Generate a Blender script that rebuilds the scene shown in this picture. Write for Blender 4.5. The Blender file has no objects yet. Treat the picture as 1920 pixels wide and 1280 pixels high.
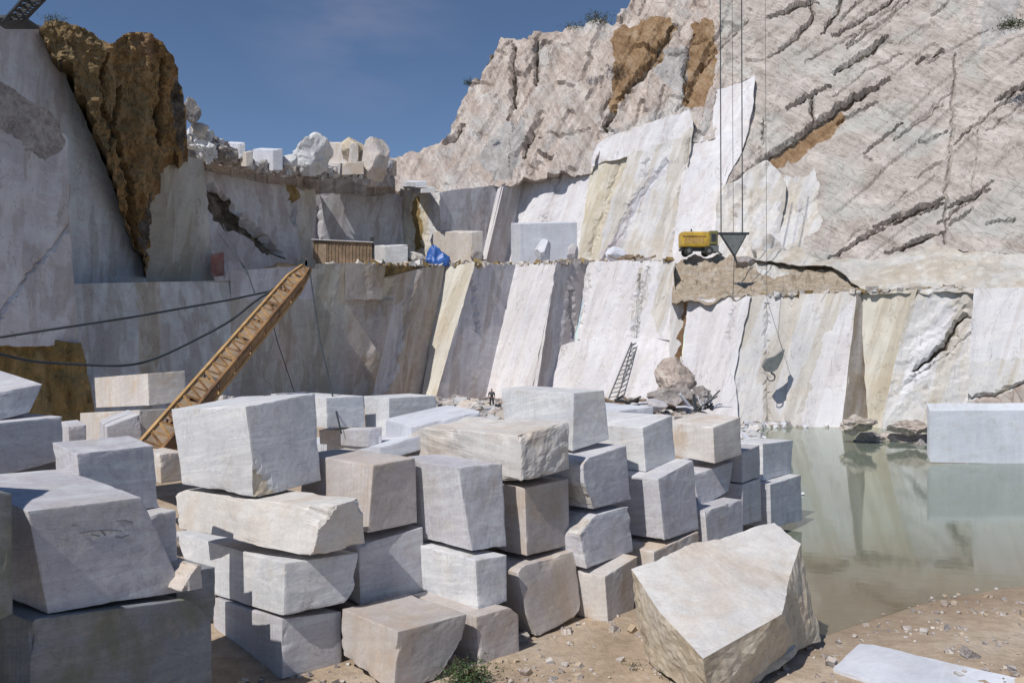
import bpy, bmesh, math, random
from mathutils import Vector, Matrix, noise
from mathutils.geometry import delaunay_2d_cdt
R = math.radians
scene = bpy.context.scene
COL = scene.collection

# ------------------------------------------------------------ camera, sky, sun
F = 1493.33            # focal length in units of a 1920 px wide picture (28 mm lens)
CX, CY, H = 960.0, 660.0, 6.0
cam = bpy.data.cameras.new('camera'); cam.lens = 28.0; cam.sensor_width = 36.0
cam.shift_y = 20/1920.0; cam.clip_start = 0.1; cam.clip_end = 3000
camo = bpy.data.objects.new('camera', cam); COL.objects.link(camo)
camo.location = (0, 0, H); camo.rotation_euler = (R(90), 0, 0)
scene.camera = camo
SUN_AZ, SUN_EL = 38.0, 49.0      # azimuth measured from straight behind the camera towards its left
w = bpy.data.worlds.new('World'); scene.world = w; w.use_nodes = True
nt = w.node_tree; bg = nt.nodes['Background']
sky = nt.nodes.new('ShaderNodeTexSky'); sky.sky_type = 'NISHITA'; sky.sun_disc = False
sky.sun_elevation = R(SUN_EL); sky.sun_rotation = R(180+SUN_AZ)
sky.altitude = 2600; sky.air_density = 1.0; sky.dust_density = 0.05; sky.ozone_density = 3.0
# a faint wisp of high cloud fixed in the sky
tcw = nt.nodes.new('ShaderNodeTexCoord'); mpw = nt.nodes.new('ShaderNodeMapping'); mpw.inputs['Scale'].default_value = (5, 5, 16)
nzw = nt.nodes.new('ShaderNodeTexNoise'); nzw.inputs['Scale'].default_value = 1.6; nzw.inputs['Detail'].default_value = 7
nt.links.new(tcw.outputs['Generated'], mpw.inputs['Vector']); nt.links.new(mpw.outputs[0], nzw.inputs['Vector'])
dst = nt.nodes.new('ShaderNodeVectorMath'); dst.operation = 'DISTANCE'; nt.links.new(tcw.outputs['Generated'], dst.inputs[0]); dst.inputs[1].default_value = (-0.183, 0.890, 0.417)
mrs = nt.nodes.new('ShaderNodeMapRange'); nt.links.new(dst.outputs['Value'], mrs.inputs['Value']); mrs.inputs['From Min'].default_value = 0.16; mrs.inputs['From Max'].default_value = 0.01
mrn = nt.nodes.new('ShaderNodeMapRange'); nt.links.new(nzw.outputs['Fac'], mrn.inputs['Value']); mrn.inputs['From Min'].default_value = 0.38; mrn.inputs['From Max'].default_value = 0.75
mlt = nt.nodes.new('ShaderNodeMath'); mlt.operation = 'MULTIPLY'; nt.links.new(mrs.outputs[0], mlt.inputs[0]); nt.links.new(mrn.outputs[0], mlt.inputs[1])
ml2 = nt.nodes.new('ShaderNodeMath'); ml2.operation = 'MULTIPLY'; nt.links.new(mlt.outputs[0], ml2.inputs[0]); ml2.inputs[1].default_value = 0.28
mxw = nt.nodes.new('ShaderNodeMix'); mxw.data_type = 'RGBA'; nt.links.new(ml2.outputs[0], mxw.inputs[0]); nt.links.new(sky.outputs[0], mxw.inputs[6]); mxw.inputs[7].default_value = (5.5, 5.0, 6.2, 1)
nt.links.new(mxw.outputs[2], bg.inputs['Color']); bg.inputs['Strength'].default_value = 0.085
sd = Vector((-math.sin(R(SUN_AZ))*math.cos(R(SUN_EL)), -math.cos(R(SUN_AZ))*math.cos(R(SUN_EL)), math.sin(R(SUN_EL))))
sl = bpy.data.lights.new('sun', 'SUN'); sl.energy = 3.7; sl.angle = R(0.5); sl.color = (1.0, 0.955, 0.89)
so = bpy.data.objects.new('sun', sl); COL.objects.link(so); so.rotation_euler = sd.to_track_quat('Z', 'Y').to_euler()
so.location = (-30, -30, 60)
scene.view_settings.view_transform = 'Standard'; scene.view_settings.look = 'None'
scene.view_settings.exposure = 0.16; scene.view_settings.gamma = 1.0
scene.render.engine = 'CYCLES'
scene.cycles.max_bounces = 6; scene.cycles.diffuse_bounces = 4

def P(px, py, d):
    return Vector(((px-CX)/F*d, d, H+(CY-py)/F*d))

# ------------------------------------------------------------ materials
def newmat(name):
    m = bpy.data.materials.new(name); m.use_nodes = True
    t = m.node_tree; b = t.nodes['Principled BSDF']
    return m, t, b
def N(t, kind, **kw):
    n = t.nodes.new(kind)
    for k, v in kw.items(): setattr(n, k, v)
    return n
def noise_tex(t, vec, scale, detail=4, rough=0.55, dist=0.0):
    n = N(t, 'ShaderNodeTexNoise'); n.inputs['Scale'].default_value = scale
    n.inputs['Detail'].default_value = detail; n.inputs['Roughness'].default_value = rough
    n.inputs['Distortion'].default_value = dist
    t.links.new(vec, n.inputs['Vector']); return n.outputs['Fac']
def ramp(t, fac, stops):
    r = N(t, 'ShaderNodeValToRGB'); e = r.color_ramp.elements
    while len(e) < len(stops): e.new(0.5)
    for i, (p, c) in enumerate(stops):
        e[i].position = p; e[i].color = (c, c, c, 1) if not isinstance(c, tuple) else (*c, 1)
    t.links.new(fac, r.inputs['Fac']); return r.outputs['Color']
def mix(t, fac, a, b, mode='MIX'):
    m = N(t, 'ShaderNodeMix', data_type='RGBA', blend_type=mode)
    for sock, v in ((m.inputs[0], fac), (m.inputs[6], a), (m.inputs[7], b)):
        if isinstance(v, (int, float)): sock.default_value = v
        elif isinstance(v, tuple): sock.default_value = (*v, 1)
        else: t.links.new(v, sock)
    return m.outputs[2]
def mapping(t, vec, rot=(0,0,0), scale=(1,1,1)):
    a = N(t, 'ShaderNodeMapping'); a.inputs['Rotation'].default_value = rot; 
    b = N(t, 'ShaderNodeMapping'); b.inputs['Scale'].default_value = scale
    t.links.new(vec, a.inputs['Vector']); t.links.new(a.outputs[0], b.inputs['Vector']); return b.outputs[0]
def coords(t, per_object):
    tc = N(t, 'ShaderNodeTexCoord')
    if not per_object: return tc.outputs['Object']
    oi = N(t, 'ShaderNodeObjectInfo')
    m = N(t, 'ShaderNodeMath', operation='MULTIPLY'); t.links.new(oi.outputs['Random'], m.inputs[0]); m.inputs[1].default_value = 60
    v = N(t, 'ShaderNodeVectorMath', operation='ADD'); t.links.new(tc.outputs['Object'], v.inputs[0]); t.links.new(m.outputs[0], v.inputs[1])
    return v.outputs[0]

def marble(name, base, vein, stain, vamt=0.5, samt=0.4, sthr=0.5, scale=1.0, per_object=True, rot=(0.10,0.16,0.2),
           streak=0.3, bump=0.25, rough=0.75, tone=0.14, streak_rot=(0,0,0), streak_scale=(3.0,3.0,0.25), crack=0.0, drill=0.2, bands=0.0):
    m, t, b = newmat(name); c = coords(t, per_object)
    big = noise_tex(t, c, 0.35*scale, 3, 0.6)
    col = mix(t, ramp(t, big, [(0.3, 0.0), (0.7, 1.0)]), tuple(x*(1-tone) for x in base), tuple(min(x*(1+tone*0.6), 0.9) for x in base))
    if per_object:
        oi = N(t, 'ShaderNodeObjectInfo')
        col = mix(t, ramp(t, oi.outputs['Random'], [(0.0, 0.90), (0.5, 0.97), (1.0, 1.0)]), (0.2,0.19,0.17), col)
    # soft cloud bands of grey, like marble veining
    vc = mapping(t, c, rot, (0.30, 0.35, 2.9) if per_object else (0.5, 0.9, 2.6))
    v = noise_tex(t, vc, 1.3*scale, 6, 0.64, 0.7)
    vf = ramp(t, v, [(0.38, 0.0), (0.49, 0.9), (0.53, 0.65), (0.66, 0.0)])
    k = N(t, 'ShaderNodeMath', operation='MULTIPLY'); t.links.new(vf, k.inputs[0]); k.inputs[1].default_value = vamt
    col = mix(t, k.outputs[0], col, vein)
    # thin dark veins
    v2 = noise_tex(t, mapping(t, c, (rot[0]+0.6, rot[1], rot[2]+1.0), (1, 1, 2.2)), 0.9*scale, 5, 0.6, 2.2)
    f2 = ramp(t, v2, [(0.485, 0.0), (0.50, 1.0), (0.515, 0.0)])
    k2 = N(t, 'ShaderNodeMath', operation='MULTIPLY'); t.links.new(f2, k2.inputs[0]); k2.inputs[1].default_value = vamt*0.7
    col = mix(t, k2.outputs[0], col, tuple(x*0.6 for x in vein))
    # ochre staining in patches
    s = noise_tex(t, c, 0.6*scale, 7, 0.68, 0.4)
    sf = ramp(t, s, [(sthr, 0.0), (sthr+0.16, 1.0)])
    k3 = N(t, 'ShaderNodeMath', operation='MULTIPLY'); t.links.new(sf, k3.inputs[0]); k3.inputs[1].default_value = samt
    col = mix(t, k3.outputs[0], col, stain)
    if bands:                                        # long bands of slightly different stone, one per cut
        for (sc_, thr_, c_) in ((0.55, 0.50, tuple(x*0.80 for x in stain)), (0.9, 0.56, tuple(min(x*1.12, 0.8) for x in base))):
            nb = noise_tex(t, mapping(t, c, streak_rot, (sc_, sc_, sc_*0.05)), 1.0, 2, 0.5)
            kb = N(t, 'ShaderNodeMath', operation='MULTIPLY'); t.links.new(ramp(t, nb, [(thr_, 0.0), (thr_+0.02, 1.0)]), kb.inputs[0]); kb.inputs[1].default_value = bands
            col = mix(t, kb.outputs[0], col, c_)
    # streaks (saw and run-off marks)
    st = noise_tex(t, mapping(t, c, streak_rot, streak_scale), 1.0, 4, 0.6)
    col = mix(t, streak, col, ramp(t, st, [(0.25, 0.35), (0.5, 0.5), (0.8, 0.68)]), 'OVERLAY')
    fine = noise_tex(t, c, 14.0, 3, 0.7)
    col = mix(t, 0.22, col, ramp(t, fine, [(0.25, 0.3), (0.75, 0.7)]), 'OVERLAY')
    hdrill = None
    if per_object:                                   # rows of drill marks and saw lines on some faces
        wv = N(t, 'ShaderNodeTexWave', wave_type='BANDS', bands_direction='X'); wv.inputs['Scale'].default_value = 2.6
        wv.inputs['Distortion'].default_value = 1.5; wv.inputs['Detail'].default_value = 2
        t.links.new(mapping(t, c, (0,0,0.78), (1,1,1)), wv.inputs['Vector'])
        wz = N(t, 'ShaderNodeTexWave', wave_type='BANDS', bands_direction='Z'); wz.inputs['Scale'].default_value = 6.0
        wz.inputs['Distortion'].default_value = 1.2; t.links.new(mapping(t, c, (0.12,0.05,0), (1,1,1)), wz.inputs['Vector'])
        msk = ramp(t, noise_tex(t, c, 0.45, 2), [(0.53, 0.0), (0.60, 1.0)])
        hdrill = mix(t, msk, ramp(t, wz.outputs['Fac'], [(0.0, 0.47), (1.0, 0.53)]), ramp(t, wv.outputs['Fac'], [(0.0, 0.25), (0.2, 0.5), (1.0, 0.52)]))
        col = mix(t, drill, col, hdrill, 'OVERLAY')
        # dust and mud creeping over the stone
        mud = ramp(t, noise_tex(t, c, 1.3, 8, 0.72, 0.6), [(0.54, 0.0), (0.70, 0.45)])
        col = mix(t, mud, col, (0.40,0.33,0.26))
    if crack > 0:
        cr = noise_tex(t, mapping(t, c, streak_rot, (0.55, 0.55, 0.16)), 1.0, 5, 0.55, 1.2)
        fc = ramp(t, cr, [(0.494, 0.0), (0.5, 1.0), (0.506, 0.0)])
        k4 = N(t, 'ShaderNodeMath', operation='MULTIPLY'); t.links.new(fc, k4.inputs[0]); k4.inputs[1].default_value = crack
        col = mix(t, k4.outputs[0], col, (0.16, 0.12, 0.09))
    t.links.new(col, b.inputs['Base Color']); b.inputs['Roughness'].default_value = rough
    b.inputs['Specular IOR Level'].default_value = 0.25
    bp = N(t, 'ShaderNodeBump'); bp.inputs['Strength'].default_value = bump; bp.inputs['Distance'].default_value = 0.06
    hh = mix(t, 0.5, noise_tex(t, c, 5.0, 6, 0.65), st)
    if hdrill is not None: hh = mix(t, drill*1.2, hh, hdrill)
    t.links.new(hh, bp.inputs['Height']); t.links.new(bp.outputs[0], b.inputs['Normal'])
    return m

def rock(name, c1, c2, c3, dark, scale=0.5, rot=(0,0,0), stretch=(1,1,1), bump=0.9, dist=0.25, crack=0.5, thr=0.5, per_object=False, band=(0,0,0), bamt=0.0):
    m, t, b = newmat(name); c = coords(t, per_object)
    cs = mapping(t, c, rot, stretch)
    n1 = noise_tex(t, cs, scale, 8, 0.65, 0.5)
    col = ramp(t, n1, [(0.28, c1), (0.5, c2), (0.70, c3)])
    n2 = noise_tex(t, c, scale*5, 6, 0.7)
    col = mix(t, 0.4, col, ramp(t, n2, [(0.25, 0.25), (0.75, 0.75)]), 'OVERLAY')
    if bamt:
        nb = noise_tex(t, c, scale*0.4, 5, 0.6, 0.8)
        kb = N(t, 'ShaderNodeMath', operation='MULTIPLY'); t.links.new(ramp(t, nb, [(0.5, 0.0), (0.62, 1.0)]), kb.inputs[0]); kb.inputs[1].default_value = bamt
        col = mix(t, kb.outputs[0], col, band)
    cr = noise_tex(t, cs, scale*1.6, 7, 0.62, 1.2)
    f = ramp(t, cr, [(thr-0.022, 0.0), (thr, 1.0), (thr+0.022, 0.0)])
    k = N(t, 'ShaderNodeMath', operation='MULTIPLY'); t.links.new(f, k.inputs[0]); k.inputs[1].default_value = crack
    col = mix(t, k.outputs[0], col, dark)
    t.links.new(col, b.inputs['Base Color']); b.inputs['Roughness'].default_value = 0.9; b.inputs['Specular IOR Level'].default_value = 0.15
    bp = N(t, 'ShaderNodeBump'); bp.inputs['Strength'].default_value = bump; bp.inputs['Distance'].default_value = dist
    hn = mix(t, 0.35, noise_tex(t, c, scale*2.4, 9, 0.68, 0.3), noise_tex(t, c, scale*9, 5, 0.7))
    hn = mix(t, 0.3, hn, cr)
    t.links.new(hn, bp.inputs['Height']); t.links.new(bp.outputs[0], b.inputs['Normal'])
    return m

def plain(name, col, rough=0.6, metal=0.0, var=0.25, scale=3.0, dirt=None, damt=0.4, bump=0.1):
    m, t, b = newmat(name); c = coords(t, False)
    n = noise_tex(t, c, scale, 6, 0.65)
    cc = mix(t, ramp(t, n, [(0.3, 0.0), (0.7, 1.0)]), tuple(x*(1-var) for x in col), tuple(min(x*(1+var), 1) for x in col))
    if dirt:
        d = noise_tex(t, c, scale*0.7, 8, 0.7, 0.5)
        k = N(t, 'ShaderNodeMath', operation='MULTIPLY'); t.links.new(ramp(t, d, [(0.45, 0.0), (0.6, 1.0)]), k.inputs[0]); k.inputs[1].default_value = damt
        cc = mix(t, k.outputs[0], cc, dirt)
    t.links.new(cc, b.inputs['Base Color']); b.inputs['Roughness'].default_value = rough; b.inputs['Metallic'].default_value = metal
    bp = N(t, 'ShaderNodeBump'); bp.inputs['Strength'].default_value = bump; bp.inputs['Distance'].default_value = 0.02
    t.links.new(n, bp.inputs['Height']); t.links.new(bp.outputs[0], b.inputs['Normal'])
    return m

VG = (0.36, 0.38, 0.43)
M = {}
# loose blocks
M['white']  = marble('marble_white', (0.725,0.725,0.735), VG, (0.52,0.44,0.33), 0.45, 0.22, 0.54)
M['grey']   = marble('marble_grey', (0.60,0.612,0.632), (0.38,0.34,0.40), (0.45,0.38,0.29), 0.55, 0.30, 0.52)
M['cream']  = marble('marble_cream', (0.64,0.615,0.585), (0.45,0.38,0.37), (0.50,0.36,0.22), 0.4, 0.55, 0.48)
M['stained']= marble('marble_stained', (0.66,0.635,0.61), (0.46,0.45,0.45), (0.52,0.42,0.33), 0.35, 0.6, 0.48, scale=0.9, bump=0.5, drill=0.0)
M['warm']   = marble('marble_warm', (0.54,0.51,0.49), (0.38,0.32,0.32), (0.42,0.30,0.19), 0.4, 0.45, 0.48)
M['darkened']  = marble('marble_shade_darkened', (0.30,0.31,0.33), (0.17,0.19,0.22), (0.16,0.16,0.11), 0.6, 0.7, 0.44, tone=0.3)  # low base tone puts the left border's shade into the stone
M['rough']  = rock('broken_marble', (0.36,0.30,0.25), (0.50,0.47,0.44), (0.62,0.60,0.58), (0.16,0.11,0.07), 0.9, crack=0.5, per_object=True, bump=0.7, dist=0.1)
M['slabtop']= marble('marble_blue_white', (0.64,0.66,0.72), VG, (0.55,0.52,0.48), 0.25, 0.2, 0.55, bump=0.15, drill=0.03)
M['ochre_rock'] = rock('ochre_marble_crust', (0.38,0.31,0.225), (0.54,0.47,0.37), (0.63,0.58,0.50), (0.16,0.11,0.07), 1.0, crack=0.3, per_object=True, bump=0.5, dist=0.05)
# sawn walls (world coordinates)
def wallm(name, base, vein, stain, **k):
    d = dict(per_object=False, bands=0.38, scale=0.35, streak=0.48, bump=0.25, streak_rot=(0,-0.27,0), streak_scale=(1.3,1.3,0.07), crack=0.5); d.update(k)
    return marble(name, base, vein, stain, **d)
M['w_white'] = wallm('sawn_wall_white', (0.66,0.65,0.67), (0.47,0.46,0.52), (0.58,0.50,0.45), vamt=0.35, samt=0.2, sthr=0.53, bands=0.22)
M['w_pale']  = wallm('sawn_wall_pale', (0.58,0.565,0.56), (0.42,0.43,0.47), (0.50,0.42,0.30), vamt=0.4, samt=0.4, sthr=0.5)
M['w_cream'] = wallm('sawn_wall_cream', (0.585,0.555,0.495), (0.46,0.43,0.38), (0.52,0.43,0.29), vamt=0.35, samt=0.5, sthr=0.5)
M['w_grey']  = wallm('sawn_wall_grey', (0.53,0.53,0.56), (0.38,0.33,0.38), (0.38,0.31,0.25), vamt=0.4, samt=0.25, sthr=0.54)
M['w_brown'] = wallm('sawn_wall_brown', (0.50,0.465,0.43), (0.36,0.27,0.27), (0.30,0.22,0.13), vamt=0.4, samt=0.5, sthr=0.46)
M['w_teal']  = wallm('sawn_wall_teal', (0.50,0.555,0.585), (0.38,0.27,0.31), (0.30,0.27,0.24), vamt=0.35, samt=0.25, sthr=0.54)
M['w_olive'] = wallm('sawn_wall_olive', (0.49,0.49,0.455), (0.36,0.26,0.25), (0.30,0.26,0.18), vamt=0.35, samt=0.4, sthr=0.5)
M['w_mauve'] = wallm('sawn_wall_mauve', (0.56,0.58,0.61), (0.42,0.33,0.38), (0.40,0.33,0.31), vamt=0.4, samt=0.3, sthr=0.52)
# natural rock: strata dip to the lower left
D = -0.72
M['r_pink']  = rock('cliff_pink_rock', (0.29,0.235,0.205), (0.43,0.37,0.335), (0.56,0.505,0.465), (0.17,0.11,0.08), 0.34, rot=(0,-1.15,0), stretch=(0.22,0.8,1.7), crack=0.65, dist=0.2, band=(0.44,0.46,0.47), bamt=0.5)
M['r_diag']  = rock('cliff_diagonal_rock', (0.29,0.245,0.22), (0.41,0.365,0.34), (0.53,0.485,0.455), (0.15,0.12,0.10), 0.32, rot=(0,D,0), stretch=(0.22,0.8,1.7), crack=0.7, bump=0.6, dist=0.2, band=(0.40,0.42,0.40), bamt=0.55)
M['r_orange']= rock('cliff_rust_rock', (0.14,0.085,0.05), (0.27,0.175,0.10), (0.36,0.27,0.19), (0.07,0.035,0.015), 0.5, rot=(0,-1.15,0), stretch=(0.4,0.8,1.5), crack=0.5, dist=0.4)
M['r_grey']  = rock('cliff_grey_rock', (0.24,0.22,0.21), (0.36,0.345,0.34), (0.47,0.45,0.44), (0.12,0.10,0.09), 0.4, rot=(0,-1.1,0), stretch=(0.35,0.8,1.4), crack=0.4, dist=0.2)
M['r_brown'] = rock('earthy_brown_rock', (0.10,0.065,0.032), (0.25,0.16,0.075), (0.38,0.265,0.145), (0.035,0.025,0.012), 0.42, rot=(0,0.15,0), stretch=(1.5,1.2,0.5), crack=0.8, dist=0.35, band=(0.17,0.14,0.085), bamt=0.6)
M['r_ochre'] = rock('ochre_rock', (0.17,0.12,0.05), (0.28,0.20,0.09), (0.34,0.27,0.15), (0.07,0.05,0.03), 0.5, stretch=(1.6,1.4,0.4), crack=0.4, dist=0.3)
M['r_dark']  = rock('dark_fissure_rock', (0.05,0.045,0.04), (0.12,0.10,0.08), (0.28,0.25,0.22), (0.02,0.015,0.01), 0.9, crack=0.6, dist=0.4)
M['r_rubble'] = rock('grey_rubble_rock', (0.20,0.18,0.17), (0.36,0.33,0.32), (0.50,0.48,0.47), (0.08,0.06,0.05), 0.8, crack=0.6, dist=0.4)  # mottled grey broken stone
M['sand']    = rock('sandy_soil', (0.33,0.25,0.17), (0.44,0.35,0.25), (0.53,0.45,0.35), (0.24,0.17,0.11), 0.45, crack=0.25, bump=0.8, dist=0.12, band=(0.50,0.45,0.38), bamt=0.6)
M['mound']   = rock('tan_dirt_mound', (0.26,0.205,0.15), (0.38,0.31,0.235), (0.52,0.46,0.385), (0.16,0.12,0.09), 1.6, stretch=(0.7,0.7,1.5), crack=0.45, dist=0.3, band=(0.44,0.42,0.38), bamt=0.5)
M['bluesl']  = wallm('pale_blue_ledge', (0.51,0.495,0.465), (0.42,0.42,0.42), (0.46,0.38,0.28), vamt=0.4, samt=0.5, sthr=0.48)
# manufactured
M['steel']   = plain('dark_steel', (0.06,0.065,0.07), 0.55, 0.6)
M['rope']    = plain('tarred_rope', (0.035,0.045,0.055), 0.8)
M['boom']    = plain('rusty_orange_paint', (0.27,0.145,0.055), 0.7, 0.0, 0.3, 2.0, (0.09,0.04,0.02), 0.8)
M['boomlt']  = plain('worn_yellow_paint', (0.42,0.26,0.11), 0.7, 0.0, 0.25, 2.0, (0.30,0.15,0.05), 0.6)
M['yellow']  = plain('yellow_machine_paint', (0.52,0.34,0.04), 0.45, 0.0, 0.15, 1.5, (0.25,0.14,0.05), 0.5)
M['mgrey']   = plain('grey_machine_paint', (0.16,0.17,0.17), 0.5, 0.2)
M['olive']   = plain('olive_panel', (0.16,0.15,0.05), 0.5, 0.1)
M['rubber']  = plain('black_rubber', (0.025,0.025,0.025), 0.85)
M['tarp']    = plain('blue_tarpaulin', (0.03,0.11,0.38), 0.45, 0.0, 0.3, 2.5)
M['shedw']   = plain('weathered_brown_boards', (0.25,0.17,0.11), 0.85, 0.0, 0.35, 1.2, (0.12,0.09,0.06), 0.7)
M['shedr']   = plain('pale_sheet_roof', (0.50,0.48,0.50), 0.6, 0.0, 0.15)
M['dark']    = plain('dark_timber', (0.03,0.03,0.035), 0.8)
M['wood']    = plain('rust_brown_scrap', (0.26,0.19,0.13), 0.8, 0.0, 0.3)
M['redp']    = plain('faded_red_paint', (0.22,0.09,0.08), 0.8, 0.0, 0.3, 1.5, (0.27,0.27,0.25), 0.6)
M['white_p'] = plain('dusty_white', (0.62,0.62,0.68), 0.7, 0.0, 0.15, 0.8, (0.34,0.36,0.45), 0.6)
M['skin']    = plain('skin', (0.16,0.09,0.06), 0.6)
M['shirt']   = plain('dark_shirt', (0.05,0.055,0.07), 0.85)
M['trouser'] = plain('dark_trousers', (0.035,0.035,0.045), 0.85)
M['hair']    = plain('black_hair', (0.01,0.01,0.01), 0.8)
M['leaf']    = plain('leaf_green', (0.05,0.085,0.025), 0.7, 0.0, 0.4, 8.0)
M['leafd']   = plain('dusty_leaf', (0.10,0.12,0.06), 0.8, 0.0, 0.4, 4.0)
M['bark']    = plain('shrub_stem', (0.09,0.06,0.04), 0.9)

# ------------------------------------------------------------ object helpers
def tag(o, label=None, cat=None, group=None, kind=None):
    if label: o['label'] = label
    if cat: o['category'] = cat
    if group: o['group'] = group
    if kind: o['kind'] = kind
    return o
def mesh_obj(name, verts, faces, mats, mi=None, parent=None, smooth=False, origin=None):
    if not isinstance(mats, (list, tuple)): mats = [mats]
    o0 = Vector(origin) if origin is not None else Vector((0,0,0))
    me = bpy.data.meshes.new(name)
    me.from_pydata([tuple(Vector(v)-o0) for v in verts], [], faces)
    for m in mats: me.materials.append(m)
    if mi is not None: me.polygons.foreach_set('material_index', mi)
    if smooth: me.polygons.foreach_set('use_smooth', [True]*len(me.polygons))
    me.update()
    o = bpy.data.objects.new(name, me); COL.objects.link(o); o.location = o0
    if parent is not None:
        o.parent = parent; o.location = o0-parent.location if origin is not None else -parent.location
    return o
def empty(name, loc):
    o = bpy.data.objects.new(name, None); COL.objects.link(o); o.location = loc; o.empty_display_size = 0.3
    return o
class MB:
    """collects simple shapes in world coordinates, linked as one mesh"""
    def __init__(s): s.v = []; s.f = []
    def add(s, vs, fs):
        k = len(s.v); s.v += [Vector(v) for v in vs]; s.f += [tuple(i+k for i in f) for f in fs]
    def box(s, c, sx, sy, sz, rot=0.0, bev=0.0, mat=None):
        bm = bmesh.new(); bmesh.ops.create_cube(bm, size=1)
        bmesh.ops.scale(bm, vec=(sx,sy,sz), verts=bm.verts)
        if bev: bmesh.ops.bevel(bm, geom=bm.edges[:], offset=bev, segments=2, affect='EDGES', profile=0.6)
        mt = (mat if mat is not None else Matrix.Rotation(rot, 4, 'Z'))
        vs = [mt @ v.co + Vector(c) for v in bm.verts]; bm.verts.index_update()
        s.add(vs, [[v.index for v in f.verts] for f in bm.faces]); bm.free()
    def tube(s, pts, r, n=6, r2=None):
        pts = [Vector(p) for p in pts]; k0 = len(s.v); L = len(pts)
        for i, p in enumerate(pts):
            a = pts[max(i-1,0)]; b = pts[min(i+1,L-1)]; d = (b-a).normalized()
            up = Vector((0,0,1)) if abs(d.z) < 0.95 else Vector((1,0,0))
            x = d.cross(up).normalized(); y = d.cross(x)
            rr = r if r2 is None else r+(r2-r)*i/(L-1)
            for j in range(n):
                t = 2*math.pi*j/n; s.v.append(p+x*math.cos(t)*rr+y*math.sin(t)*rr)
        for i in range(L-1):
            for j in range(n):
                a = k0+i*n+j; b = k0+i*n+(j+1)%n; s.f.append((a, b, b+n, a+n))
        s.f.append(tuple(k0+j for j in range(n))[::-1]); s.f.append(tuple(k0+(L-1)*n+j for j in range(n)))
    def bar(s, a, b, wd, ht):
        a = Vector(a); b = Vector(b); d = (b-a); L = d.length
        m = d.to_track_quat('X', 'Z').to_matrix().to_4x4()
        s.box((a+b)/2, L, wd, ht, mat=m)
    def build(s, name, mat, parent=None, origin=None, smooth=False):
        if origin is None and parent is None:
            xs = [v.x for v in s.v]; ys = [v.y for v in s.v]; zs = [v.z for v in s.v]
            origin = ((min(xs)+max(xs))/2, (min(ys)+max(ys))/2, min(zs))
        return mesh_obj(name, s.v, s.f, mat, parent=parent, origin=origin, smooth=smooth)
def fbm(p, o=4, h=0.9):
    return noise.fractal(p, h, 2.0, o)

# ------------------------------------------------------------ rock patches
def pip(x, y, poly):
    c = False; n = len(poly); j = n-1
    for i in range(n):
        xi, yi = poly[i][0], poly[i][1]; xj, yj = poly[j][0], poly[j][1]
        if (yi > y) != (yj > y) and x < (xj-xi)*(y-yi)/(yj-yi)+xi: c = not c
        j = i
    return c
def segd(x, y, a, b):
    dx = b[0]-a[0]; dy = b[1]-a[1]; L = dx*dx+dy*dy
    t = max(0, min(1, ((x-a[0])*dx+(y-a[1])*dy)/L)) if L else 0
    return math.hypot(x-a[0]-t*dx, y-a[1]-t*dy)
def fit_plane(ctrl):
    """1/d = a*px + b*py + c, least squares"""
    A = [[0.0]*4 for _ in range(3)]
    for (x, y, d) in ctrl:
        r = (x/1000, y/1000, 1.0); q = 1.0/d
        for i in range(3):
            for j in range(3): A[i][j] += r[i]*r[j]
            A[i][3] += r[i]*q
    if len(ctrl) == 2: A[0][0] += 1e-9; A[1][1] += 1e-9
    for i in range(3):
        p = max(range(i, 3), key=lambda k: abs(A[k][i])); A[i], A[p] = A[p], A[i]
        for k in range(3):
            if k != i:
                f = A[k][i]/A[i][i]
                for j in range(4): A[k][j] -= f*A[i][j]
    a, b, c = (A[i][3]/A[i][i] for i in range(3))
    return lambda x, y: 1.0/(a*x/1000+b*y/1000+c)
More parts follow.
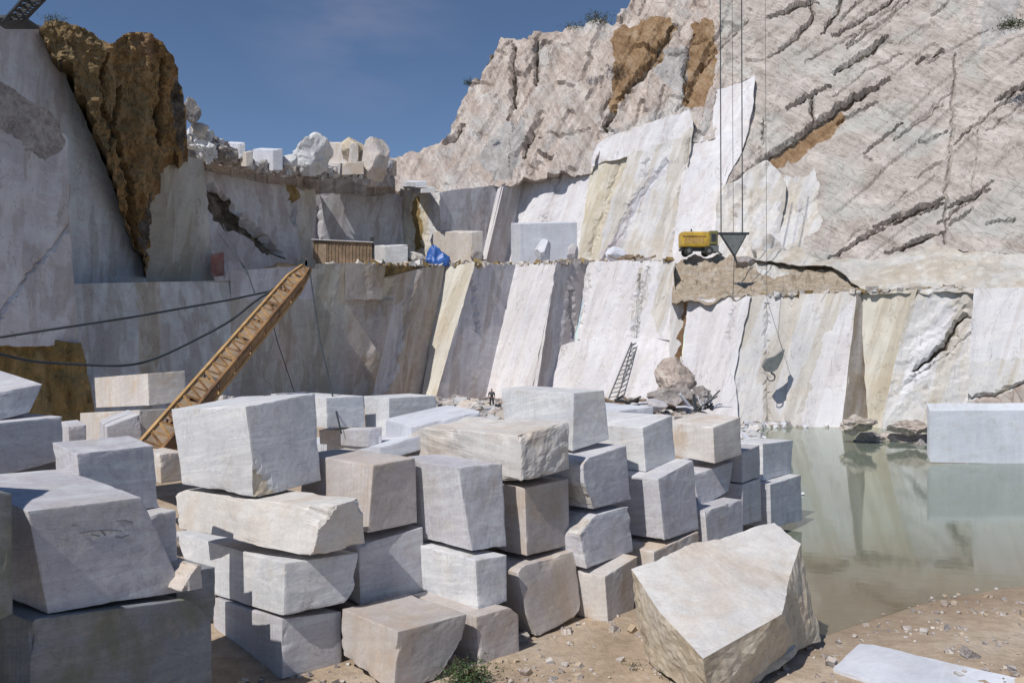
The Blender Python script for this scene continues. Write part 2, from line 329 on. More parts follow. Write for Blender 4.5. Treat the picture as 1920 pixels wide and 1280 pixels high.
class Rock:
    def __init__(s, k=1.0): s.v = []; s.f = []; s.mi = []; s.mats = []; s.k = k
    def mat(s, k):
        if k not in s.mats: s.mats.append(k)
        return s.mats.index(k)
    def patch(s, outline, mat, ctrl=None, depth=None, sp=9.0, disp=None, jit=0.0, jf=0.04, skirt=5.0, zones=(), cracks=()):
        """outline [(px,py[,d])]; ctrl plane points; disp(p,px,py)->metres towards the viewer side"""
        if depth is None: depth = fit_plane(ctrl if ctrl else [q for q in outline if len(q) == 3])
        if s.k != 1.0:
            dep0 = depth; depth = lambda x, y: s.k*dep0(x, y)
        out = []
        n = len(outline)
        for i in range(n):
            a = outline[i]; b = outline[(i+1)%n]; L = math.hypot(b[0]-a[0], b[1]-a[1]); k = max(1, int(L/sp))
            for j in range(k):
                t = j/k; x = a[0]+(b[0]-a[0])*t; y = a[1]+(b[1]-a[1])*t
                if jit:
                    q = Vector((x*jf, y*jf, 3.1)); x += jit*2.2*fbm(q, 3); y += jit*2.2*fbm(q+Vector((31,7,5)), 3)
                out.append((x, y))
        xs = [p[0] for p in out]; ys = [p[1] for p in out]
        pts = list(out); rnd = random.Random(len(out)*7+int(xs[0]))
        gy = min(ys)+sp*0.5; row = 0
        nb = len(out)
        # coarse acceleration for edge distance
        while gy < max(ys):
            gx = min(xs)+sp*(0.5 if row % 2 else 1.0)
            cross = []
            for i in range(nb):
                a = out[i]; b = out[(i+1)%nb]
                if (a[1] > gy) != (b[1] > gy): cross.append(a[0]+(b[0]-a[0])*(gy-a[1])/(b[1]-a[1]))
            cross.sort()
            while gx < max(xs):
                k = sum(1 for c in cross if c < gx)
                if k % 2 == 1 and min(abs(c-gx) for c in cross) > sp*0.5:
                    pts.append((gx+rnd.uniform(-.22,.22)*sp, gy+rnd.uniform(-.22,.22)*sp))
                gx += sp
            gy += sp*0.87; row += 1
        zl = []; ce = []
        for zm, zp in zones:                                # zone borders become mesh edges
            zz = []; n = len(zp)
            for i in range(n):
                a = zp[i]; b = zp[(i+1)%n]; k = max(1, int(math.hypot(b[0]-a[0], b[1]-a[1])/(sp*0.8)))
                for j in range(k):
                    x = a[0]+(b[0]-a[0])*j/k; y = a[1]+(b[1]-a[1])*j/k; q = Vector((x*.05, y*.05, 1.0))
                    zz.append((x+9*fbm(q, 3), y+9*fbm(q+Vector((5,3,8)), 3)))
            zl.append((zm, zz))
            ins = [pip(x, y, out) and min((x-o[0])**2+(y-o[1])**2 for o in out) > 4 for x, y in zz]
            ix = {}
            for i, (x, y) in enumerate(zz):
                if ins[i]: ix[i] = len(pts); pts.append((x, y))
            for i in range(len(zz)):
                j = (i+1)%len(zz)
                if i in ix and j in ix: ce.append((ix[i], ix[j]))
        crk = []
        for (line, wd, dp) in cracks:                       # fissures: ragged tapering lines with their own mesh edges
            cs_ = []; Lt = sum(math.hypot(line[i+1][0]-line[i][0], line[i+1][1]-line[i][1]) for i in range(len(line)-1)); acc = 0
            for i in range(len(line)-1):
                a = line[i]; b = line[i+1]; L = math.hypot(b[0]-a[0], b[1]-a[1]); k = max(1, int(L/4.5)); nx_, ny_ = -(b[1]-a[1])/L, (b[0]-a[0])/L
                for j in range(k+(i == len(line)-2)):
                    x = a[0]+(b[0]-a[0])*j/k; y = a[1]+(b[1]-a[1])*j/k; t = (acc+L*j/k)/Lt
                    q = Vector((x*.06, y*.06, wd)); o_ = 5.0*fbm(q, 4)
                    w_ = wd*(0.25+0.75*math.sin(math.pi*min(max(t,0.02),0.98)))*(0.55+1.0*abs(fbm(q*1.7+Vector((4,4,4)), 3)))
                    cs_.append((x+nx_*o_, y+ny_*o_, w_, nx_, ny_))
                acc += L
            crk.append((cs_, dp, min(c[0] for c in cs_)-wd*2, max(c[0] for c in cs_)+wd*2, min(c[1] for c in cs_)-wd*2, max(c[1] for c in cs_)+wd*2))
            for sg in (-0.5, 0.0, 0.5):
                prev = None
                for (x, y, w_, nx_, ny_) in cs_:
                    X_, Y_ = x+nx_*w_*sg, y+ny_*w_*sg
                    if pip(X_, Y_, out) and min((X_-o[0])**2+(Y_-o[1])**2 for o in out) > 4:
                        pts.append((X_, Y_)); 
                        if prev is not None: ce.append((prev, len(pts)-1))
                        prev = len(pts)-1
                    else: prev = None
        def cdist(x, y):
            best = 9.0; bd = 0
            for (cs_, dp, x0, x1, y0, y1) in crk:
                if x < x0 or x > x1 or y < y0 or y > y1: continue
                for i in range(len(cs_)-1):
                    m = segd(x, y, cs_[i], cs_[i+1])/(0.5*(cs_[i][2]+cs_[i+1][2])+0.01)
                    if m < best: best = m; bd = dp
            return best, bd
        r = delaunay_2d_cdt([Vector(p) for p in pts], ce, [list(range(nb))], 1, 1e-4)
        v2, fc = r[0], r[2]
        # plane normal (towards camera)
        mx = sum(xs)/nb; my = sum(ys)/nb
        p0 = P(mx, my, depth(mx, my)); p1 = P(mx+20, my, depth(mx+20, my)); p2 = P(mx, my+20, depth(mx, my+20))
        nrm = (p1-p0).cross(p2-p0).normalized()
        if nrm.dot(p0-Vector((0,0,H))) > 0: nrm = -nrm
        k0 = len(s.v); W = []
        for q in v2:
            p = P(q.x, q.y, depth(q.x, q.y)); d = disp(p, q.x, q.y) if disp else 0.0
            if crk:
                m, dp = cdist(q.x, q.y)
                if m < 1: d -= dp*(1-m)**0.6
            W.append(p+nrm*d)
        # outward skirt
        s.v += W
        m0 = s.mat(mat); zi = [(s.mat(zm), zp) for zm, zp in zl]; md = s.mat('r_dark') if cracks else 0
        ed = {}
        for f in fc:
            a, b, c = f[0], f[1], f[2]
            ff = list(f)
            nn = (W[b]-W[a]).cross(W[c]-W[a])
            if nn.dot(W[a]-Vector((0,0,H))) > 0: ff = ff[::-1]
            s.f.append(tuple(k0+i for i in ff))
            cx = sum(v2[i].x for i in f)/len(f); cy = sum(v2[i].y for i in f)/len(f); m = m0
            if zi:
                for (zm, zp) in zi:
                    if pip(cx, cy, zp): m = zm; break
            if crk:
                mm, dp = cdist(cx, cy)
                if mm < 0.5 and dp >= 0.6: m = md
            s.mi.append(m)
            for i in range(len(ff)):
                e = (ff[i], ff[(i+1)%len(ff)]); ed[e] = m
        if skirt:
            back = {}
            for (a, b), m in list(ed.items()):
                if (b, a) in ed: continue
                for q in (a, b):
                    if q not in back:
                        p = W[q]; dr = Vector((p.x, p.y, 0)).normalized()
                        back[q] = len(s.v); s.v.append(p+dr*skirt)
                s.f.append((k0+b, k0+a, back[a], back[b])); s.mi.append(m)
        return s
    def build(s, name, label=None, kind='structure'):
        o = mesh_obj(name, s.v, s.f, [M[k] for k in s.mats], s.mi)
        if label: o['label'] = label
        o['kind'] = kind
        return o

def rnd2(a, b):
    return (noise.cell(Vector((a*1.37+0.5, b*2.11+0.5, 0.5)))+1)*0.5 if False else (math.sin(a*127.1+b*311.7)*43758.5453) % 1.0
def sstep(x, lo, hi):
    t = max(0.0, min(1.0, (x-lo)/(hi-lo))); return t*t*(3-2*t)
def d_sawn(amp=0.06, panel=0.12, wdt=2.3, slant=0.0, seed=0.0, course=99.0):
    """smooth cut faces with faint offsets from one cut to the next"""
    def f(p, x, y):
        h = ((p.x-slant*p.z)+p.y*0.3+seed)/wdt+0.15*fbm(Vector((p.z*0.2, seed, 0)), 2)
        i = math.floor(h); t = sstep(h-i, 1-0.5/wdt, 1.0)
        v = rnd2(i, 3)*(1-t)+rnd2(i+1, 3)*t
        return panel*(v-0.5)*2+amp*fbm(p*0.3, 3)
    return f
def d_strata(th, sc=1.2, amp=0.8, big=0.8, seed=0.0, warp=1.0, run=3.0):
    """long jointed slabs of natural rock; th = dip of the beds in the face"""
    c, sn = math.cos(th), math.sin(th)
    def layer(s, l, sd, ed):
        i = math.floor(s); fr = s-i; l2 = l+rnd2(i, sd)*7; j = math.floor(l2)
        v = rnd2(i, j+sd); n = rnd2(i+1, math.floor(l+rnd2(i+1, sd)*7)+sd)
        tilt = (rnd2(i+3, j)-0.3)*0.8
        t = sstep(fr, 1-ed, 1.0)
        return (v+tilt*fr)*(1-t)+n*t-0.5
    def f(p, x, y):
        q = p*0.11+Vector((seed, seed*2, 0))
        wx = p.x+warp*fbm(q, 3)*1.5; wz = p.z+warp*fbm(q+Vector((9,4,2)), 3)*1.5
        s = (-wx*sn+wz*c)/sc; l = (wx*c+wz*sn)/(sc*run)
        d = amp*1.5*layer(s, l, 1.0, 0.09)+amp*0.8*layer(s*2.6+3, l*1.9, 2.0, 0.2)+amp*0.22*layer(s*5.3+2*fbm(p*0.25,2), l*4.1, 4.0, 0.35)
        return d+big*fbm(q*1.1, 2)+0.07*amp*fbm(p*1.1, 3)
    return f
def d_rough(amp=0.5, fr=0.6, big=0.0, st=(1,1,1)):
    def f(p, x, y):
        q = Vector((p.x*st[0], p.y*st[1], p.z*st[2]))
        return amp*(noise.turbulence(q*fr, 5, True)-0.7)+big*fbm(q*0.18, 2)
    return f
# ------------------------------------------------------------ ground, water
POND = [(6.9,17.6),(8.3,18.6),(10.7,20.2),(14,21.6),(25,24),(60,32),(75,55),(60,66),(35,66.5),(22,66.5),(17.5,64),(15.5,54),(12.6,42),(10.2,31),(9.4,26.5),(8.6,23.5),(7.4,20)]
def pond_sd(x, y):
    d = min(segd(x, y, POND[i], POND[(i+1)%len(POND)]) for i in range(len(POND)))
    return d if pip(x, y, POND) else -d
def gz(x, y):
    z = 0.10*fbm(Vector((x*0.5, y*0.5, 0)), 4)+0.025*fbm(Vector((x*3, y*3, 1)), 3)
    if y > 45 and x < 17:                 # rubble banked up at the foot of the back wall
        t = min(1, (y-45)/22)*min(1, max(0, (17.5-x)/5)); z += 1.3*t+0.35*t*fbm(Vector((x*.35, y*.35, 5)), 4)
    if -3 < x < 90 and 12 < y < 75:
        s = pond_sd(x, y)
        if s > -2.5:
            z = z*max(0, min(1, -s/2.5))*0.8-(0.16 if s > 0 else 0.16*(s+2.5)/2.5)-max(0, min(s*0.13, 1.3))
    return z
xs = [-400,-200,-90,-60]+[-45+i*1.6 for i in range(20)]+[-13+i*0.28 for i in range(int(36/0.28))]+[23+i*1.4 for i in range(30)]+[70,90,200,400]
ys = [-60,-10,0,5]+[8+i*0.28 for i in range(int(22/0.28))]+[30+i*0.8 for i in range(int(50/0.8))]+[82,90,110,200,600]
xs = sorted(set(xs)); ys = sorted(set(ys))
gv = [(x, y, gz(x, y)) for y in ys for x in xs]; nx = len(xs)
gf = [(j*nx+i, j*nx+i+1, (j+1)*nx+i+1, (j+1)*nx+i) for j in range(len(ys)-1) for i in range(nx-1)]
# ground colour: sand, greener silt where it lies deep under the pond
m, t, b = newmat('quarry_ground'); c = coords(t, False)
col = ramp(t, noise_tex(t, c, 0.28, 8, 0.68, 0.5), [(0.3, (0.31,0.235,0.165)), (0.5, (0.43,0.34,0.255)), (0.68, (0.53,0.46,0.38))])
peb = noise_tex(t, c, 3.5, 6, 0.75)
col = mix(t, 0.55, col, ramp(t, peb, [(0.25, 0.22), (0.75, 0.78)]), 'OVERLAY')
chips = N(t, 'ShaderNodeTexVoronoi'); chips.inputs['Scale'].default_value = 5.0; t.links.new(c, chips.inputs['Vector'])
cm = N(t, 'ShaderNodeMath', operation='LESS_THAN'); t.links.new(chips.outputs['Distance'], cm.inputs[0]); cm.inputs[1].default_value = 0.17
sel = N(t, 'ShaderNodeMath', operation='MULTIPLY'); t.links.new(cm.outputs[0], sel.inputs[0]); t.links.new(ramp(t, noise_tex(t, c, 0.6, 4), [(0.5, 0.0), (0.58, 0.8)]), sel.inputs[1])
col = mix(t, sel.outputs[0], col, (0.52,0.48,0.43))
wet = N(t, 'ShaderNodeMapRange')
sep = N(t, 'ShaderNodeSeparateXYZ'); t.links.new(c, sep.inputs[0])
t.links.new(sep.outputs['Z'], wet.inputs['Value']); wet.inputs['From Min'].default_value = 0.0; wet.inputs['From Max'].default_value = -0.13
wk = N(t, 'ShaderNodeMath', operation='MULTIPLY'); t.links.new(wet.outputs[0], wk.inputs[0]); wk.inputs[1].default_value = 0.5
col = mix(t, wk.outputs[0], col, (0.24,0.175,0.12))
mr = N(t, 'ShaderNodeMapRange'); t.links.new(sep.outputs['Z'], mr.inputs['Value'])
mr.inputs['From Min'].default_value = -0.35; mr.inputs['From Max'].default_value = -1.1; mr.inputs['To Min'].default_value = 0; mr.inputs['To Max'].default_value = 1
col = mix(t, mr.outputs[0], col, (0.13,0.165,0.12))
t.links.new(col, b.inputs['Base Color']); b.inputs['Roughness'].default_value = 0.95; b.inputs['Specular IOR Level'].default_value = 0.1
bp = N(t, 'ShaderNodeBump'); bp.inputs['Strength'].default_value = 0.9; bp.inputs['Distance'].default_value = 0.07
t.links.new(mix(t, 0.5, peb, noise_tex(t, c, 12, 4, 0.7)), bp.inputs['Height']); t.links.new(bp.outputs[0], b.inputs['Normal'])
M['ground'] = m
g = mesh_obj('ground', gv, gf, M['ground'], smooth=True); tag(g, 'sandy tan quarry floor strewn with chips beside the pond', kind='structure')

m, t, b = newmat('pond_water'); out = t.nodes['Material Output']
tr = N(t, 'ShaderNodeBsdfTransparent'); tr.inputs['Color'].default_value = (0.72,0.80,0.66,1)
df = N(t, 'ShaderNodeBsdfDiffuse'); df.inputs['Color'].default_value = (0.27,0.30,0.235,1)
gl = N(t, 'ShaderNodeBsdfGlossy'); gl.inputs['Roughness'].default_value = 0.05; gl.inputs['Color'].default_value = (0.95,0.97,0.92,1)
fr = N(t, 'ShaderNodeFresnel'); fr.inputs['IOR'].default_value = 1.33
wc = coords(t, False)
bp = N(t, 'ShaderNodeBump'); bp.inputs['Strength'].default_value = 0.035; bp.inputs['Distance'].default_value = 0.05
t.links.new(noise_tex(t, mapping(t, wc, (0,0,0.2), (1.2,2.2,1)), 1.3, 3, 0.5), bp.inputs['Height'])
t.links.new(bp.outputs[0], gl.inputs['Normal']); t.links.new(bp.outputs[0], fr.inputs['Normal'])
sp_ = N(t, 'ShaderNodeSeparateXYZ'); t.links.new(wc, sp_.inputs[0])
mrw = N(t, 'ShaderNodeMapRange'); t.links.new(sp_.outputs['Y'], mrw.inputs['Value'])       # stirred sand near the shallow bank
mrw.inputs['From Min'].default_value = 19.5; mrw.inputs['From Max'].default_value = 28.0
t.links.new(mix(t, mrw.outputs[0], (0.28,0.225,0.165), (0.225,0.262,0.215)), df.inputs['Color'])
m1 = N(t, 'ShaderNodeMixShader'); t.links.new(ramp(t, mrw.outputs[0], [(0.0, 0.5), (1.0, 0.76)]), m1.inputs[0])
t.links.new(tr.outputs[0], m1.inputs[1]); t.links.new(df.outputs[0], m1.inputs[2])
m2 = N(t, 'ShaderNodeMixShader'); t.links.new(fr.outputs[0], m2.inputs[0]); t.links.new(m1.outputs[0], m2.inputs[1]); t.links.new(gl.outputs[0], m2.inputs[2])
t.links.new(m2.outputs[0], out.inputs['Surface']); M['water'] = m
wx = [(x+ (0.9 if x > 30 else -0.9), y + (-0.9 if y < 40 else 0.9)) for x, y in POND]
wv = [(x, y, -0.14) for x, y in wx]
wo = mesh_obj('water', wv, [tuple(range(len(wv)))], M['water']); tag(wo, 'murky green pond reflecting the quarry walls', kind='structure')

# ------------------------------------------------------------ quarry walls, back (serrated sawn bench)
lw = Rock()
S = lambda **k: d_sawn(**k)
# left shaded walls of the pit (depth grows to the right)
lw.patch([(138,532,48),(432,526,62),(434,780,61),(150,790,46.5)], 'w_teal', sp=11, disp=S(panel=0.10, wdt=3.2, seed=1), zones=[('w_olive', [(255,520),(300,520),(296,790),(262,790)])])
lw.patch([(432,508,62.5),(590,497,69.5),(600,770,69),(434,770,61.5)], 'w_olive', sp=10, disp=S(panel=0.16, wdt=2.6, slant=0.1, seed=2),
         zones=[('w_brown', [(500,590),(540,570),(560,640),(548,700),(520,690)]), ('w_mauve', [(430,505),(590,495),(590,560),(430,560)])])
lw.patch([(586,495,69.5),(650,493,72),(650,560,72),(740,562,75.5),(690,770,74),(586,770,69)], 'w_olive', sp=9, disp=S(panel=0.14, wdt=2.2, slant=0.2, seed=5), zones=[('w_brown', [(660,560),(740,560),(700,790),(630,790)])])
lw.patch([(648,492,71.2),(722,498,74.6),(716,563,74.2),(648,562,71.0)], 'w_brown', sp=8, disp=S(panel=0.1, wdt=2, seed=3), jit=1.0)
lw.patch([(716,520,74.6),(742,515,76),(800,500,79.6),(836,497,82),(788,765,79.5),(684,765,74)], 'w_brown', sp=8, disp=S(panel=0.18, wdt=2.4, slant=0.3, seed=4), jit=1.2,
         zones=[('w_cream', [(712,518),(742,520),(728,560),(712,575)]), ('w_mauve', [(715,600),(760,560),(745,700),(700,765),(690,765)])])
lw.patch([(690,494,75.5),(790,496,79.5),(756,530,78),(735,524,77),(716,514,75.6)], 'r_ochre', sp=6, disp=d_rough(0.5, 0.9), jit=2)
# serrations: valley, ridge, valley ...
lw.patch([(832,495,82),(890,494,80.5),(811,775,77.5),(785,775,79.5)], 'w_cream', sp=8, disp=S(panel=0.05, seed=1), jit=0.8)
lw.patch([(889,494,80.5),(966,496,85.2),(905,775,82.0),(809,775,77.5)], 'w_grey', sp=8, disp=S(panel=0.12, wdt=3.0, slant=0.3, seed=7), cracks=[([(884,525),(890,585),(895,622)], 5, 0.35)])
lw.patch([(965,496,85.2),(1044,492,80.0),(1000,775,76.5),(903,775,82.0)], 'w_white', sp=8, disp=S(panel=0.07, wdt=2.6, slant=0.35, seed=8), jit=0.8)
lw.patch([(1043,492,80.0),(1103,490,83.6),(1076,640,81.4),(1046,660,80.6),(1022,775,79.0),(988,775,76.4)], 'w_grey', sp=8, disp=S(panel=0.12, wdt=2.0, slant=0.3, seed=9), cracks=[([(1070,545),(1074,600),(1076,632)], 4, 0.4)], jit=1.0)
lw.patch([(1100,490,83.6),(1264,488,77.5),(1262,560,76.6),(1262,636,75.8),(1096,640,81.4),(1082,636,81.6)], 'w_white', sp=8, disp=S(panel=0.16, wdt=2.4, slant=0.35, seed=10), jit=1.5,
         cracks=[([(1198,515),(1185,620)], 5, 0.3), ([(1215,500),(1200,560),(1190,640)], 4, 0.25), ([(1105,520),(1085,610)], 4, 0.3)],
         zones=[('w_pale', [(1200,500),(1225,500),(1190,640),(1178,640)]), ('w_pale', [(1235,490),(1264,488),(1262,560),(1240,640),(1225,600)])])
lw.patch([(1040,650,80.2),(1100,636,80.6),(1266,634,75.2),(1280,780,73.0),(1016,780,78.0)], 'w_white', sp=8, disp=S(panel=0.08, wdt=3.4, seed=11, course=1.3), jit=1.2)
lw.patch([(1258,556,76.0),(1296,562,73.5),(1280,640,72.6),(1274,790,71.0),(1250,790,73.6)], 'w_pale', sp=7, disp=S(panel=0.1, wdt=1.5, slant=0.2, seed=12), jit=1.5, zones=[('r_orange', [(1284,560),(1294,562),(1276,690),(1268,690)])])
lw.patch([(1292,562,73.0),(1408,556,70.0),(1388,650,69.0),(1378,700,68.4),(1388,800,67.0),(1268,790,70.4)], 'w_white', sp=8, disp=S(panel=0.1, wdt=2.3, slant=0.25, seed=13), jit=1.2, cracks=[([(1376,560),(1366,640)], 3, 0.2)])
lw.patch([(1405,556,70.3),(1504,550,68.6),(1498,600,68.2),(1486,645,67.9),(1474,800,66.4),(1386,800,67.4),(1376,705,68.6)], 'w_pale', sp=8, disp=S(panel=0.10, wdt=1.9, seed=14), jit=1.4, cracks=[([(1438,570),(1436,700),(1440,790)], 3, 0.25)], zones=[('w_grey', [(1420,650),(1470,640),(1450,705),(1436,705)])] if False else ())
lw.patch([(1499,551,68.2),(1607,547,66.2),(1596,660,65.8),(1580,802,64.6),(1470,802,66.1),(1482,645,67.5)], 'w_pale', sp=8, disp=S(panel=0.06, wdt=3.5, seed=15), jit=1.0, zones=[('w_white', [(1540,640),(1600,560),(1590,800),(1500,800)])])
lw.patch([(1606,547,66.2),(1613,547,66.6),(1636,804,67.0),(1578,804,64.6)], 'w_brown', sp=7, disp=S(panel=0.05, seed=3))
lw.patch([(1611,547,66.6),(1720,542,65.0),(1690,640,64.6),(1660,804,63.6),(1628,804,66.4)], 'w_cream', sp=8, disp=S(panel=0.12, wdt=1.6, seed=16, amp=0.12), jit=0.8)
lw.patch([(1716,542,65.0),(1828,540,63.4),(1824,620,63.0),(1818,800,61.8),(1652,804,63.6),(1686,640,64.6)], 'w_pale', sp=8, disp=d_strata(R(35), 1.6, 0.22, 0.1, 3), zones=[('w_white', [(1715,640),(1800,560),(1740,700),(1680,760)])],
         cracks=[([(1812,590),(1790,615),(1772,650),(1745,672),(1715,692)], 10, 0.7), ([(1700,720),(1780,660),(1825,620)], 4, 0.25)])
lw.patch([(1826,540,62.4),(2060,538,58.5),(2060,800,57.4),(1812,800,61.0),(1820,640,61.9)], 'w_white', sp=8, disp=S(panel=0.10, wdt=3.0, seed=17), jit=0.8,
         zones=[('w_pale', [(1815,680),(2060,660),(2060,700),(1930,715),(1880,735),(1815,748)]), ('r_pink', [(1815,752),(1860,736),(1930,712),(2060,690),(2060,800),(1815,800)])], cracks=[([(1818,745),(1870,738),(1935,710)], 6, 0.5)])
lw.build('quarry_wall', 'serrated sawn marble wall rising behind the stacked blocks')

# bench surface on top of the lower wall
edge = [(-60,545,42),(140,532,48),(432,526,62.2),(500,505,66),(590,496,69.5),(720,496,76),(834,496,82),(890,495,80.6),(966,497,85.2),(1044,493,80),(1102,491,83.6),(1262,489,77.6),(1268,556,75),(1296,562,73.4),(1408,556,70.2),(1606,547,66.3),(1720,542,65),(1828,540,63.4),(2060,538,58.5),(2300,536,54)]
bv = []; bf = []
for i, e in enumerate(edge):
    p = P(*e); p.y += 0.15
    for j in range(9): bv.append((p.x*(1+j*0.02), p.y+j*3.0, p.z-0.06+0.12*fbm(Vector((p.x*.4, j*1.1, 2)), 3)*(j > 0)))
for i in range(len(edge)-1):
    for j in range(8):
        a = i*9+j; bf.append((a, a+9, a+10, a+1))
bo = mesh_obj('bench_ledge', bv, bf, M['sand']); tag(bo, 'rubbly quarry bench along the top of the lower wall', kind='structure')

# ------------------------------------------------------------ dirt on the right bench
dm = Rock()
dpl = fit_plane([(1270,560,73.8),(1610,548,66.3),(1300,480,82),(1600,490,76)])
dm.patch([(1258,562),(1263,494),(1300,477),(1400,476),(1480,484),(1560,494),(1600,510),(1634,545),(1608,550),(1408,558),(1296,564)], 'mound', depth=dpl, sp=5, disp=d_rough(0.7, 0.55, 0.5), jit=2.2, skirt=4,
         zones=[('bluesl', [(1395,470),(1480,480),(1478,512),(1440,512),(1400,500)])])
dm.build('dirt_mound', 'tan dirt slope spilling over the right bench')
rs = Rock()
rpl = fit_plane([(1600,548,66.8),(2060,538,59.0),(1430,468,80),(2060,452,66)])
rs.patch([(1560,500),(1480,492),(1420,486),(1418,468),(1500,462),(1528,490),(1560,484),(1640,482),(1700,474),(1750,462),(1800,468),(1900,472),(2060,468),(2060,541),(1720,545),(1632,549)], 'bluesl', depth=rpl, sp=7, disp=d_rough(0.35, 0.4, 0.3), jit=2.0, skirt=4)
rs.build('sloping_ledge', 'pale sloping rock ledge at the foot of the right cliff')

# ------------------------------------------------------------ upper sawn walls
uw = Rock(1.07)
uw.patch([(583,326,84),(640,318,86),(690,340,88),(755,368,91),(757,500,90.5),(583,500,83.5)], 'w_mauve', sp=9, disp=S(panel=0.14, wdt=4.5, seed=21), jit=2, zones=[('w_grey', [(583,380),(610,370),(600,500),(583,500)])], cracks=[([(592,390),(600,470)], 7, 0.4)])
uw.patch([(750,352,91),(824,358,88.6),(822,500,88.2),(754,500,90.8)], 'w_cream', sp=7, disp=d_rough(0.5, 0.45, 0.2, (1.6,1.6,0.5)), jit=2, zones=[('r_ochre', [(772,370),(786,370),(792,470),(776,470)]), ('w_pale', [(800,360),(822,360),(822,500),(806,500)])])
uw.patch([(822,360,89),(942,346,95.5),(908,500,94.0),(822,500,88.6)], 'w_mauve', sp=9, disp=S(panel=0.10, wdt=3.5, seed=22), jit=1)
uw.patch([(934,350,94.8),(944,350,94.0),(912,486,92.6),(903,486,93.4)], 'w_white', sp=8)
uw.patch([(942,346,94.0),(992,324,97.6),(948,500,96.0),(906,500,92.8)], 'w_grey', sp=9, disp=S(panel=0.08, wdt=3, slant=0.3, seed=23))
uw.patch([(988,322,97.4),(1112,312,92.0),(1086,500,89.5),(944,500,96.0)], 'w_white', sp=8, disp=S(panel=0.22, wdt=3.1, slant=0.3, seed=24), jit=1.5, cracks=[([(1050,322),(1022,410),(1000,490)], 5, 0.35)])
uw.patch([(1108,312,92.2),(1180,296,90.6),(1135,420,89.5),(1124,500,88.6),(1082,500,89.8)], 'w_cream', sp=8, disp=S(panel=0.28, wdt=1.7, slant=0.3, seed=25), jit=1.6, cracks=[([(1160,310),(1130,400),(1105,480)], 4, 0.3)])
uw.patch([(1106,312,92),(1118,270,92.5),(1180,246,91),(1292,204,88.5),(1300,215,88),(1292,300,86.5),(1270,420,84.6),(1262,500,84.2),(1120,500,88.4),(1134,420,89.2),(1178,296,90.4)], 'w_pale', sp=8, disp=S(panel=0.3, wdt=2.1, slant=0.45, seed=26, amp=0.2), jit=2,
         cracks=[([(1250,300),(1200,370),(1165,440),(1130,490)], 6, 0.4), ([(1215,300),(1205,350),(1175,395),(1140,480)], 5, 0.35), ([(1292,262),(1285,330),(1265,470)], 4, 0.3)],
         zones=[('w_mauve', [(1245,290),(1262,300),(1190,400),(1150,490),(1125,490),(1170,400)]), ('w_white', [(1120,270),(1290,205),(1300,240),(1180,295),(1110,310)])])
uw.patch([(1288,262,88.0),(1336,248,87.6),(1338,168,89.6),(1416,146,88.6),(1412,200,87.0),(1398,262,85.2),(1350,366,83.3),(1344,430,82.0),(1340,500,80.6),(1258,500,82.6),(1270,400,84.8)], 'w_white', sp=8, disp=S(panel=0.22, wdt=2.0, slant=0.2, seed=27), jit=1.3)
uw.patch([(1348,362,83.2),(1400,322,83.2),(1440,300,83),(1475,340,81),(1470,400,79.6),(1450,500,77.4),(1335,500,80.6)], 'w_pale', sp=8, disp=d_strata(R(62), 1.3, 0.35, 0.3, 4), jit=2)
# left of centre: grey face below the skyline rubble
uw.patch([(376,296,66),(400,300,67),(480,318,72),(545,330,76),(592,330,80),(590,505,77),(520,490,73),(430,532,67),(392,530,65)], 'w_mauve', sp=8, disp=S(panel=0.12, wdt=4, seed=28), jit=2,
         zones=[('r_dark', [(386,345),(412,365),(440,385),(446,405),(480,440),(535,482),(500,478),(450,440),(418,425),(396,410)]), ('r_ochre', [(535,330),(560,332),(562,372),(548,385),(540,360)]), ('r_pink', [(400,300),(480,316),(546,328),(592,328),(592,350),(560,352),(520,348),(470,335),(420,318),(400,312)]), ('w_pale', [(556,350),(590,350),(588,500),(560,490)])],
         cracks=[([(390,350),(425,380),(440,410),(480,440),(530,480)], 12, 1.3), ([(548,372),(552,400),(556,420)], 4, 0.5)])
uw.build('upper_wall', 'pale sawn marble wall standing back from the bench')

